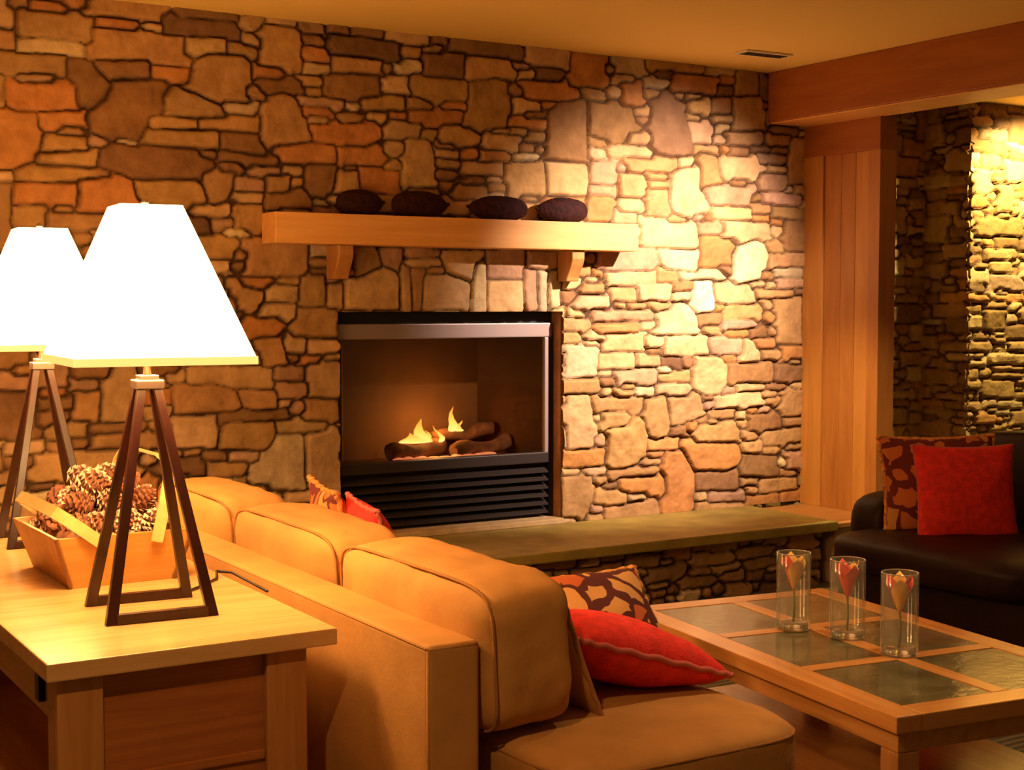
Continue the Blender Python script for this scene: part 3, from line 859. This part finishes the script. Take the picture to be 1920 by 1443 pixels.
M['log_end'] = plain('log_end', (.34, .2, .11), .9)
def log(name, a, c, r, label):
    a = Vector(a); c = Vector(c)
    t = thing(name, label, 'log', (a + c) / 2 - Vector((0, 0, r)))
    b = new()
    pts = [a.lerp(c, i / 10) + Vector((0, 0, .012 * math.sin(i * .9))) for i in range(11)]
    bm_tube(b, pts, r, 14, rfun=lambda s: r * (0.86 + .16 * math.sin(3 + 5 * s) * .6 + .08 * math.sin(17 * s)))
    for vv in b.verts: vv.co += Vector((0, 0, 1)) * 0.010 * noise3(vv.co, 18) + Vector((0, 1, 0)) * .008 * noise3(vv.co, 25)
    obj('bark', b, M['log'], t, True, t.location)
    d = (c - a).normalized()
    for e, s in ((a, -1), (c, 1)):
        b = new()
        q = [e + d * s * .004 + Vector((0, 0, 1)) * math.cos(k * math.pi / 6) * r * .7 + d.cross(Vector((0, 0, 1))) * math.sin(k * math.pi / 6) * r * .7 for k in range(12)]
        vs = [b.verts.new(x) for x in q]; b.faces.new(vs)
        obj('cut_end', b, M['log_end'], t, False, t.location)
log('log', (3.17, 6.36, .722), (3.50, 6.42, .726), .046, 'short dark log under the left flame in the fireplace')
log('log', (3.52, 6.33, .716), (3.98, 6.46, .735), .042, 'long brown log lying low at the right in the fireplace')
log('log', (3.50, 6.52, .770), (3.84, 6.50, .800), .040, 'raised log behind the right flame in the fireplace')

def flame(loc, label, tongues):
    t = thing('flame', label, 'fire', loc)
    for (dx, dy, w, hgt, lean) in tongues:
        b = new()
        prof = [(0, 0), (.75, .04), (1.0, .13), (.86, .30), (.56, .52), (.28, .75), (.10, .92), (0, 1.0)]
        bm_lathe(b, [(r_ * w, z_ * hgt) for r_, z_ in prof], 16)
        for vv in b.verts:
            s = vv.co.z / hgt
            vv.co = Vector((vv.co.x + dx + lean * s * s + .010 * math.sin(7 * s + dx * 50), vv.co.y * .6 + dy, vv.co.z))
        obj('tongue', b, M['fire'], t, True)
flame((3.345, 6.385, .762), 'broad yellow flame above the left log', [(.012, 0, .048, .125, -.005), (-.055, .005, .045, .055, .02), (.06, .0, .03, .065, -.02), (.115, -.03, .018, .09, -.05), (-.01, -.01, .075, .045, 0)])
flame((3.585, 6.47, .800), 'narrow upright flame beside the raised log', [(0, 0, .030, .135, .005), (.035, .0, .03, .06, .02)])

# ------------------------------------------------------------------ mantel
mt = thing('mantel_shelf', 'thick pale wood mantel beam on two curved brackets above the fireplace', 'mantel', (3.41, 6.03, 1.73))
boxobj('shelf_beam', (2.418, 4.397, 5.96, 6.125, 1.730, 1.868), M['fir_x'], mt, .004, mt.location)
for cx in (2.770, 4.045):
    prof = [(6.125, 1.729), (5.985, 1.729), (5.985, 1.685), (5.998, 1.655), (6.02, 1.62), (6.035, 1.595), (6.04, 1.575), (6.125, 1.575)]
    b = new()
    A = [b.verts.new((cx - .037, y, z)) for y, z in prof]; B = [b.verts.new((cx + .037, y, z)) for y, z in prof]
    b.faces.new(A[::-1]); b.faces.new(B)
    for i in range(len(prof)):
        j = (i + 1) % len(prof); b.faces.new((A[i], A[j], B[j], B[i]))
    bmesh.ops.recalc_face_normals(b, faces=b.faces[:])
    bmesh.ops.bevel(b, geom=b.edges[:], offset=.003, segments=1, affect='EDGES')
    obj('bracket', b, M['oak_z'], mt, off=mt.location)

def lump(x, z0, w, hgt, skew, label, rz=0.0):
    o = thing('woven_ball', label, 'ornament', (x, 6.045, 1.868), (0, 0, rz), 'dark ornaments along the mantel')
    b = new()
    t = bmesh.new(); bmesh.ops.create_icosphere(t, subdivisions=5, radius=1.0)
    for vv in t.verts:
        p = vv.co.copy()
        tx = p.x
        k = 1 - 0.40 * max(0, skew * tx) ** 2
        rib = 1 + .020 * math.sin(46 * math.atan2(p.z, p.y)) + .02 * math.sin(60 * tx)
        s = 1.0
        q = Vector((abs(p.x) ** .85 * (1 if p.x > 0 else -1) * w / 2, p.y * .062 * k * rib, (abs(p.z) ** .8) * (1 if p.z > 0 else -1) * hgt / 2 * k * rib))
        q.z = max(q.z, -hgt / 2 * .94)
        vv.co = q + Vector((0, 0, hgt / 2 * .94))
    merge(b, t)
    obj('body', b, M['wicker'], o, True)
    b = new()
    bm_tube(b, [(skew * w * .46, 0, hgt * .45), (skew * w * .50, 0, hgt * .50), (skew * w * .53, 0, hgt * .55)], .008, 8)
    obj('stub', b, M['wicker'], o, True)
lump(2.868, 0, .235, .122, 1, 'dark squat ornament nearest the left end of the mantel')
lump(3.180, 0, .295, .128, 1, 'widest flat-topped dark ornament, second from the left on the mantel')
lump(3.610, 0, .330, .122, -1, 'dark ornament with a pointed left tip, third from the left on the mantel')
lump(3.985, 0, .295, .128, -1, 'dark humped ornament nearest the right end of the mantel')

# ------------------------------------------------------------------ console table behind the sofa
TZ = 0.66
tb = thing('console_table', 'oak console table behind the tan sofa carrying two lamps and a basket', 'table', (1.10, 4.15, 0))
L = tb.location
tx0, tx1, ty0, ty1 = .757, 1.462, 3.225, 5.25
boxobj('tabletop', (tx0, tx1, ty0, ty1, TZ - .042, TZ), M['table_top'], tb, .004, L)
lx = (tx0 + .03, tx1 - .065 - .075); ly = (ty0 + .03, ty1 - .13)
for x in (tx0 + .028, tx1 - .175):
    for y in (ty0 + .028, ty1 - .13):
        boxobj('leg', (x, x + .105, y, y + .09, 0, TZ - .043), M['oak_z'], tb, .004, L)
bx0, bx1 = tx0 + .133, tx1 - .176
boxobj('end_panel', (bx0 - .002, bx1 + .002, ty0 + .048, ty0 + .066, .12, TZ - .043), M['panel'], tb, .002, L)
boxobj('end_rail', (bx0, bx1, ty0 + .040, ty0 + .070, .35, .372), M['panel'], tb, .003, L)
boxobj('end_panel', (bx0 - .002, bx1 + .002, ty1 - .075, ty1 - .057, .12, TZ - .043), M['panel'], tb, .002, L)
boxobj('side_apron', (tx1 - .12, tx1 - .10, ty0 + .11, ty1 - .13, .44, TZ - .043), M['oak_y'], tb, .002, L)
yy = [ty0 + .12, ty0 + .12 + (ty1 - ty0 - .26) / 2, ty1 - .14]
boxobj('side_rail', (tx0 + .040, tx0 + .065, ty0 + .118, ty1 - .13, .495, .520), M['oak_y'], tb, .003, L)
for k in range(2):
    d = boxobj('drawer', (tx0 + .034, tx0 + .058, yy[k] + .006, yy[k + 1] - .006, .524, TZ - .046), M['oak_y'], tb, .004, L)
    ym = yy[k] + .06 if k == 0 else (yy[k] + yy[k + 1]) / 2
    boxobj('handle', (tx0 + .018, tx0 + .034, ym - .022, ym + .018, .535, .600), M['handle'], d, .003, L)
boxobj('shelf', (tx0 + .05, tx1 - .12, ty0 + .07, ty1 - .07, .10, .125), M['oak_y'], tb, .003, L)

# ------------------------------------------------------------------ table lamps
def make_lamp(loc, rz, label):
    t = thing('table_lamp', label, 'lamp', loc, (0, 0, rz), 'tall A-frame table lamps on the console')
    s, zt = .142, .585
    for sy in (-1, 1):
        for sx in (-1, 1):
            b = new(); bm_bar(b, (sx * (s - .013), sy * (s - .013), 0), (sx * .020, sy * .020, zt), .028, .024, .002, .022, .020)
            obj('leg', b, M['mahogany'], t)
        b = new(); bm_box(b, -s + .026, s - .026, sy * (s - .013) - .012, sy * (s - .013) + .012, 0, .026, .002)
        obj('base_bar', b, M['mahogany'], t)
    b = new(); bm_box(b, -.036, .036, -.036, .036, zt - .004, zt + .020, .003)
    bm_bar(b, (0, 0, zt + .02), (0, 0, zt + .032), .05, .05, .002)
    obj('cap', b, M['metal_cap'], t)
    b = new(); bm_lathe(b, [(0, zt + .030), (.010, zt + .030), (.010, zt + .10), (.018, zt + .105), (.018, zt + .17), (0, zt + .17)], 16)
    obj('neck', b, M['copper'], t, True)
    b = new(); t_ = bmesh.new(); bmesh.ops.create_uvsphere(t_, u_segments=16, v_segments=10, radius=.035)
    for vv in t_.verts: vv.co.z = vv.co.z * 1.25 + zt + .215
    merge(b, t_)
    obj('bulb', b, M['shade'], t, True)
    z0, z1, a, c = .665, 1.052, .224, .078
    b = new()
    q = ((-1, -1), (1, -1), (1, 1), (-1, 1)); N = 6
    rows = []
    for i in range(N + 1):
        k = i / N; w_ = a + (c - a) * k; z_ = z0 + (z1 - z0) * k
        rows.append([b.verts.new((w_ * sx, w_ * sy, z_)) for sx, sy in q])
    for r0, r1 in zip(rows, rows[1:]):
        for j in range(4): b.faces.new((r0[j], r0[(j + 1) % 4], r1[(j + 1) % 4], r1[j]))
    sh = obj('lamp_shade', b, M['shade'], t)
    sm = sh.modifiers.new('thickness', 'SOLIDIFY'); sm.thickness = .003
    b = new()
    for sx, sy, hx, hy in ((0, -1, a + .003, .002), (0, 1, a + .003, .002), (-1, 0, .002, a + .003), (1, 0, .002, a + .003)):
        bm_box(b, sx * a - hx, sx * a + hx, sy * a - hy, sy * a + hy, z0 - .016, z0 + .004)
    obj('hem', b, M['shade_trim'], sh)
    b = new()
    for sx, sy in ((1, 0), (-1, 0), (0, 1), (0, -1)):
        bm_tube(b, [(0, 0, z1 - .03), (sx * c, sy * c, z1 - .004)], .002, 6)
    bm_tube(b, [(0, 0, zt + .17), (0, 0, z1 + .0)], .003, 6)
    bm_lathe(b, [(0, z1), (.009, z1 + .002), (.011, z1 + .010), (.006, z1 + .018), (0, z1 + .02)], 12)
    obj('harp', b, M['metal_cap'], sh, True)
    return t
for lx_, ly_ in ((1.128, 3.663), (1.165, 4.95)):       # the bulbs' light falling out of the open shade bottoms
    spot('bulb_beam', (lx_, ly_, TZ + .70), (lx_, ly_, 0), 34, (1.0, 0.58, 0.24), 165, 0.35, .05)
lamp1 = make_lamp((1.128, 3.663, TZ), R(-4), 'nearer tall table lamp with dark A-frame legs and white shade, in front of the basket')
b = new(); pts = [(.10, .13, .006), (.20, .24, .005), (.27, .33, .005), (.30, .44, .005), (.335, .40, .005), (.34, .20, .005), (.342, .08, .005)]
bm_tube(b, pts, .004, 8)
obj('cord', b, M['cord'], lamp1, True)
lamp2 = dup(lamp1, (1.165, 4.95, TZ), (0, 0, R(-4)), 'farther table lamp with white shade, standing behind the basket of pine cones')

# ------------------------------------------------------------------ basket of pine cones
bk = thing('wooden_basket', 'honey wood trug basket heaped with pine cones on the console table', 'basket', (1.168, 4.265, TZ), (0, 0, R(1)))
bw, bd, bh = .150, .205, .150     # half width and depth at the foot
tw, td = .200, .245
def quad_panel(p, thick_dir, th):
    o_ = [Vector(x) for x in p]; t_ = Vector(thick_dir) * th
    bb = new(); bm_hexa(bb, [o_[0], o_[1], o_[1] + t_, o_[0] + t_, o_[3], o_[2], o_[2] + t_, o_[3] + t_], .0015)
    bmesh.ops.recalc_face_normals(bb, faces=bb.faces[:])
    return bb
obj('front_panel', quad_panel([(-bw, -bd, 0), (bw, -bd, 0), (tw, -td, bh), (-tw, -td, bh)], (0, 1, 0), .012), M['basket'], bk)
obj('back_panel', quad_panel([(-bw, bd, 0), (bw, bd, 0), (tw, td, bh), (-tw, td, bh)], (0, -1, 0), .012), M['basket'], bk)
obj('side_panel', quad_panel([(-bw, -bd, 0), (-bw, bd, 0), (-tw, td, bh), (-tw, -td, bh)], (1, 0, 0), .012), M['basket'], bk)
obj('side_panel', quad_panel([(bw, -bd, 0), (bw, bd, 0), (tw, td, bh), (tw, -td, bh)], (-1, 0, 0), .012), M['basket'], bk)
boxobj('bottom_board', (-bw + .006, bw - .006, -bd + .006, bd - .006, 0.002, .012), M['basket'], bk, .001)
for sx in (-1, 1):
    b = new(); bm_bar(b, (sx * bw, -bd - .003, 0), (sx * tw, -td - .003, bh), .008, .006)
    obj('corner_strip', b, plain('corner_seam', (.16, .06, .015), .6), bk)
def hoop(x0, reach, rise):
    a = Vector((x0, -td - .006, bh - .03)); c = Vector((x0, td + .006, bh - .03)); up = Vector((reach, 0, rise))
    pts = [a, a + up * .45, a + up * .80 + Vector((0, .01, 0)), a + up * .95 + Vector((0, .05, 0)), a + up + Vector((0, .12, 0))]
    pts += [c + up + Vector((0, -.12, 0)), c + up * .95 + Vector((0, -.05, 0)), c + up * .80 + Vector((0, -.01, 0)), c + up * .45, c]
    b = new(); bm_strap(b, pts, .034, .007, up.cross(Vector((0, 1, 0))))
    o = obj('handle', b, M['basket_strap'], bk)
hoop(-.060, -.135, .105)
hoop(.085, .055, .235)

def pine_cone_mesh(seed):
    r = random.Random(seed)
    b = new()
    bm_lathe(b, [(0, 0), (.016, .004), (.023, .02), (.022, .045), (.014, .068), (0, .078)], 12)
    for f_ in b.faces: f_.material_index = 0
    n = 64
    for i in range(n):
        s = (i + .5) / n
        z = .006 + s * .070; ang = i * 2.39996 + r.uniform(-.1, .1)
        rad = .020 * (math.sin(math.pi * min(1, .18 + s * .80)) ** .7)
        ln = .024 * (1 - .55 * abs(s - .35)); wd = .013 * (1 - .45 * s)
        lift = -.15 + 1.1 * s
        d = Vector((math.cos(ang), math.sin(ang), 0)); sd = Vector((-d.y, d.x, 0)); u = Vector((0, 0, 1))
        o_ = d * rad + u * z; out = (d * math.cos(lift) + u * math.sin(lift)); nn = (u * math.cos(lift) - d * math.sin(lift))
        v = [o_ - sd * wd * .5, o_ + sd * wd * .5, o_ + out * ln * .7 + sd * wd, o_ + out * ln + nn * .004, o_ + out * ln * .7 - sd * wd, o_ + out * ln * .5 + nn * .006]
        w_ = [b.verts.new(x) for x in v]
        for k, fc in enumerate(((0, 1, 5), (1, 2, 5), (2, 3, 5), (3, 4, 5), (4, 0, 5), (0, 4, 3, 2, 1))):
            fa = b.faces.new([w_[q] for q in fc]); fa.material_index = 1 if k in (2, 3) else 0
    return b
protos = [obj('pine_cone', pine_cone_mesh(s), [M['pine'], M['pine_tip']]) for s in range(3)]
cone_spots = []
r = random.Random(5)
layers = [(.065, .095, .140, 3, 4), (.120, .115, .165, 4, 5), (.170, .115, .160, 4, 4), (.220, .085, .115, 3, 3), (.268, .045, .06, 2, 2)]
for z, hx, hy, nx_, ny_ in layers:
    for i in range(nx_):
        for j in range(ny_):
            cone_spots.append((-hx + 2 * hx * i / max(1, nx_ - 1) + r.uniform(-.01, .01), -hy + 2 * hy * j / max(1, ny_ - 1) + r.uniform(-.012, .012), z + r.uniform(-.008, .008)))
used = set()
for k, (x, y, z) in enumerate(cone_spots):
    p = protos[k % 3]
    o = p if (k % 3) not in used else p.copy()
    if (k % 3) in used: COL.objects.link(o)
    used.add(k % 3)
    o.rotation_euler = (r.uniform(.6, 2.2), r.uniform(-.5, .5), r.uniform(0, 6.28))
    sc = r.uniform(.95, 1.25); o.scale = (sc, sc, sc)
    off = Euler(o.rotation_euler).to_matrix() @ Vector((0, 0, .038 * sc))
    o.location = Vector((1.168 + x, 4.265 + y, TZ + z)) - off
    tag(o, 'brown dried pine cone heaped in the wooden basket', 'pine cone', 'pine cones in the basket')

# ------------------------------------------------------------------ tan sofa
sf = thing('sofa', 'long tan suede sofa with its back to the console table', 'sofa', (2.0, 4.0, 0))
L = sf.location
SB = .675
b = new(); bm_box(b, 1.528, 1.668, 2.875, 5.40, .06, SB, .016, 3)
fr = obj('back_frame', b, M['suede'], sf, True, L)
b = new()
for pl in ([(1.533, 2.88, SB - .010), (1.533, 5.39, SB - .010)], [(1.533, 2.88, .08), (1.533, 2.88, SB - .010)], [(1.533, 2.88, SB - .01), (1.663, 2.88, SB - .01)]):
    bm_tube(b, pl, .005, 6)
obj('piping', b, M['suede_welt'], fr, True, L)
b = new(); bm_box(b, 1.70, 2.43, 2.70, 5.40, .06, .25, .02, 3)
obj('base', b, M['suede'], sf, True, L)
for x in (1.58, 2.36):
    for y in (2.93, 5.30):
        b = new(); bm_bar(b, (x, y, 0), (x, y, .062), .05, .05, .003)
        obj('foot', b, M['mahogany'], sf, off=L)
SEAT = .43
for k, (ya, yb) in enumerate(((2.60, 3.66), (3.67, 4.52), (4.53, 5.39))):
    b = new(); bm_cushion(b, (2.11, (ya + yb) / 2, .34), (.375, (yb - ya) / 2, .09), 7, 18, (0, 0, .06), .005, k * 3.1)
    c = obj('seat_cushion', b, M['suede'], sf, True, L)
    b = new(); bm_tube(b, [(2.11 + x, (ya + yb) / 2 + y, .395) for x, y in ring_pts(.372, (yb - ya) / 2 - .003, 7, 96)], .0045, 6, True)
    obj('piping', b, M['suede_welt'], c, True, L)
for k, (ya, yb) in enumerate(((2.84, 3.70), (3.72, 4.54), (4.56, 5.36))):
    rot = Matrix.Rotation(R(-3), 3, 'Y')
    cc = Vector((1.800, (ya + yb) / 2, .617)); hh = (.132, (yb - ya) / 2, .184)
    b = new(); bm_cushion(b, cc, hh, 6.5, 22, (.10, .02, .02), .008, 5 + k * 2.3, rot)
    c = obj('back_cushion', b, M['suede'], sf, True, L)
    b = new()
    bm_tube(b, [cc + rot @ Vector((-.108, y * 1.0, z)) for y, z in ring_pts(hh[1] * .985, hh[2] * .985, 6.5, 96)], .0042, 6, True)
    obj('piping', b, M['suede_welt'], c, True, L)

# ------------------------------------------------------------------ throw pillows
def frame_from(normal, xdir):
    n = Vector(normal).normalized(); x = Vector(xdir); x = (x - n * x.dot(n)).normalized(); y = n.cross(x)
    return Matrix((x, y, n)).transposed().to_euler()
def throw_pillow(label, loc, normal, xdir, a, b_, T, mat, edge, group, edge_r=.006, seed=0.0, edge_name='piping'):
    p = thing('throw_pillow', label, 'pillow', loc, frame_from(normal, xdir), group)
    b = new(); bm_pillow(b, a, b_, T, seed=seed)
    obj('cover', b, mat, p, True)
    b = new(); bm_tube(b, pillow_rim(a, b_), edge_r, 8, True, rfun=None)
    for i, vv in enumerate(b.verts): vv.co.z += .35 * edge_r * math.sin((i // 8) * 1.3)
    obj(edge_name, b, edge, p, True)
    return p
GR = 'throw pillows on the tan sofa'
throw_pillow('plain tan pillow leaning on the near back cushion of the tan sofa', (1.975, 3.12, .60), (1, -.02, .37), (0, 1, 0), .225, .19, .040, M['suede'], M['suede_welt'], GR, .006, 1)
throw_pillow('patchwork patterned pillow with a braided orange edge behind the red pillow', (2.36, 3.40, .535), (.0, -.74, .67), (1, .06, -.06), .215, .165, .085, M['patch'], M['braid'], GR, .011, 2, 'braided_edge')
throw_pillow('bright red pillow lying tilted on the near end of the tan sofa', (2.225, 3.125, .535), (.30, .06, .95), (1, .0, -.32), .255, .20, .090, M['red'], M['red_welt'], GR, .008, 3, 'braided_edge')
throw_pillow('rust patterned pillow peeking over the farthest back cushion of the tan sofa', (2.13, 4.68, .605), (.9, -.2, .25), (.2, 1, 0), .24, .22, .07, M['patch_red'], M['braid'], GR, .010, 4, 'braided_edge')
throw_pillow('red pillow peeking over the middle back cushion of the tan sofa', (2.10, 4.30, .60), (.9, -.2, .25), (.2, 1, 0), .22, .21, .07, M['red'], M['red_welt'], GR, .008, 5, 'braided_edge')

# ------------------------------------------------------------------ coffee table
ct = thing('coffee_table', 'low oak coffee table with inset dark slate tiles between the two sofas', 'table', (3.19, 3.20, 0), (0, 0, R(-7)))
cw, cl, cz = .42, .72, .42
bo, ba = .085, .055      # border and bar widths
th_ = .045
boxobj('side_board', (-cw, -cw + bo, -cl, cl, cz - th_, cz), M['coffee_wood'], ct, .004)
boxobj('side_board', (cw - bo, cw, -cl, cl, cz - th_, cz), M['coffee_wood'], ct, .004)
boxobj('end_board', (-cw + bo + .0005, cw - bo - .0005, -cl, -cl + bo, cz - th_, cz), M['coffee_wood_x'], ct, .003)
boxobj('end_board', (-cw + bo + .0005, cw - bo - .0005, cl - bo, cl, cz - th_, cz), M['coffee_wood_x'], ct, .003)
boxobj('centre_bar', (-ba / 2, ba / 2, -cl + bo + .0005, cl - bo - .0005, cz - th_, cz), M['coffee_wood'], ct, .002)
rows_ = 3
tl = (2 * cl - 2 * bo - (rows_ - 1) * ba) / rows_
for sx in (-1, 1):
    xa, xb = sorted((sx * ba / 2, sx * (cw - bo)))
    for k in range(rows_):
        ya = -cl + bo + k * (tl + ba)
        boxobj('slate_tile', (xa + .002, xb - .002, ya + .002, ya + tl - .002, cz - th_, cz - .002), M['slate'], ct, .002)
        if k < rows_ - 1:
            boxobj('cross_bar', (xa + .001, xb - .001, ya + tl + .001, ya + tl + ba - .001, cz - th_, cz), M['coffee_wood_x'], ct, .002)
boxobj('apron', (-cw + .03, cw - .03, -cl + .03, cl - .03, cz - th_ - .06, cz - th_ - .0005), M['coffee_wood'], ct, .003)
for sx in (-1, 1):
    for sy in (-1, 1):
        x, y = sx * (cw - .065), sy * (cl - .065)
        boxobj('leg', (x - .035, x + .035, y - .035, y + .035, 0, cz - th_ - .061), M['oak_z'], ct, .004)
boxobj('lower_shelf', (-cw + .06, cw - .06, -cl + .06, cl - .06, .10, .122), M['coffee_wood'], ct, .003)

# ------------------------------------------------------------------ vases with tulips
def vase(x, y, label, flabel, rz, spread, reds):
    t = thing('glass_vase', label, 'vase', (x, y, cz + .0005), (0, 0, rz), 'glass cylinder vases on the coffee table')
    R_, H_ = .055, .245
    b = new(); bm_lathe(b, [(0, 0), (R_ - .004, 0), (R_, .004), (R_, H_), (R_ - .002, H_ + .002), (R_ - .004, H_), (R_ - .005, .030), (R_ - .012, .022), (0, .020)], 40)
    obj('glass_body', b, M['glass'], t, True)
    b = new(); bm_tube(b, [((R_ - .002) * math.cos(k * math.pi / 20), (R_ - .002) * math.sin(k * math.pi / 20), H_) for k in range(40)], .0018, 6, True)
    obj('rim', b, M['rim_glass'], t, True)
    b = new(); bm_lathe(b, [(0, .001), (R_ - .008, .001), (R_ - .006, .016), (R_ - .014, .020), (0, .019)], 32)
    obj('thick_base', b, M['rim_glass'], t, True)
    fl = thing('tulip', flabel, 'flower', (x, y, cz + .022), (0, 0, rz), 'red and yellow tulips in the vases')
    b = new(); bm_tube(b, [(0, 0, .0), (.004, 0, .04), (0, 0, .112)], .0035, 8)
    obj('stem', b, M['stem'], fl, True)
    for k in range(6):
        a = k * math.pi / 3; inner = k % 2
        b = new(); g = []
        for i in range(9):
            s = i / 8
            rad = (.004 + .036 * spread * s ** .85) * (.84 if inner else 1)
            hw = (.004 + .026 * math.sin(math.pi * min(1, s * .62 + .02)) * (1 - .5 * max(0, s - .75) * 4 * .6)) * spread
            row = []
            for j in range(5):
                w_ = (j - 2) / 2
                aa = a + w_ * hw / max(rad, .012)
                row.append(b.verts.new((rad * math.cos(aa), rad * math.sin(aa), .105 + s * (.118 if inner else .108) - abs(w_) * .022 * s * s)))
            g.append(row)
        for r0, r1 in zip(g, g[1:]):
            for j in range(4): b.faces.new((r0[j], r0[j + 1], r1[j + 1], r1[j]))
        o = obj('petal', b, M['petal_red'] if k in reds else M['petal_yellow'], fl, True)
        sm = o.modifiers.new('thickness', 'SOLIDIFY'); sm.thickness = .0012
M['rim_glass'] = plain('thick_glass', (0.75, 0.72, 0.58), 0.08, spec=0.8)
M['rim_glass'].node_tree.nodes['Principled BSDF'].inputs['Transmission Weight'].default_value = .85
vase(3.146, 3.42, 'clear glass vase farthest along the coffee table, beside the hearth end', 'red and yellow tulip in the farthest glass vase', .1, 1.0, (2, 3))
vase(3.205, 3.24, 'middle clear glass vase of the row on the coffee table', 'red tulip in the middle glass vase', 0.3, 1.0, (1, 2, 3, 4))
vase(3.180, 3.00, 'nearest clear glass vase of the row on the coffee table', 'yellow hearted red tulip in the nearest glass vase', -.25, 1.0, (2, 3, 5, 0))

# ------------------------------------------------------------------ dark leather sofa
ds = thing('leather_sofa', 'dark brown leather sofa facing the coffee table at the right', 'sofa', (5.0, 3.6, 0))
L = ds.location
b = new(); bm_cushion(b, (5.48, 3.55, .46), (.13, 1.22, .42), 7, 14, (.05, 0, 0), .004, 2)
obj('backrest', b, M['leather'], ds, True, L)
b = new(); bm_box(b, 4.60, 5.45, 2.35, 4.72, .08, .30, .02, 3)
obj('base', b, M['leather'], ds, True, L)
b = new(); bm_cushion(b, (5.10, 4.70, .34), (.36, .12, .25), 6, 12, (0, 0, .05), .004, 4)
obj('arm', b, M['leather'], ds, True, L)
b = new(); bm_cushion(b, (5.10, 2.42, .34), (.36, .12, .25), 6, 12, (0, 0, .05), .004, 6)
obj('arm', b, M['leather'], ds, True, L)
for k, (ya, yb, xf) in enumerate(((3.56, 4.72, 4.45), (2.42, 3.555, 4.47))):
    b = new(); bm_cushion(b, ((xf + 5.38) / 2, (ya + yb) / 2, .375), ((5.38 - xf) / 2, (yb - ya) / 2, .085), 5, 16, (0, 0, .10), .005, 9 + k)
    obj('seat_cushion', b, M['leather'], ds, True, L)
for x in (4.66, 5.38):
    for y in (2.42, 4.64):
        b = new(); bm_bar(b, (x, y, 0), (x, y, .085), .06, .06, .003)
        obj('foot', b, M['mahogany'], ds, off=L)
GR2 = 'throw pillows on the leather sofa'
throw_pillow('rust patterned pillow with a braided edge behind the red pillow on the leather sofa', (4.99, 4.48, .645), (-.42, -.86, .22), (.9, -.4, 0), .27, .225, .075, M['patch_red'], M['braid'], GR2, .010, 7, 'braided_edge')
throw_pillow('square deep red pillow leaning in the corner of the leather sofa', (4.93, 4.28, .635), (-.46, -.85, .20), (.88, -.47, 0), .225, .215, .075, M['red'], M['red_welt'], GR2, .004, 8)
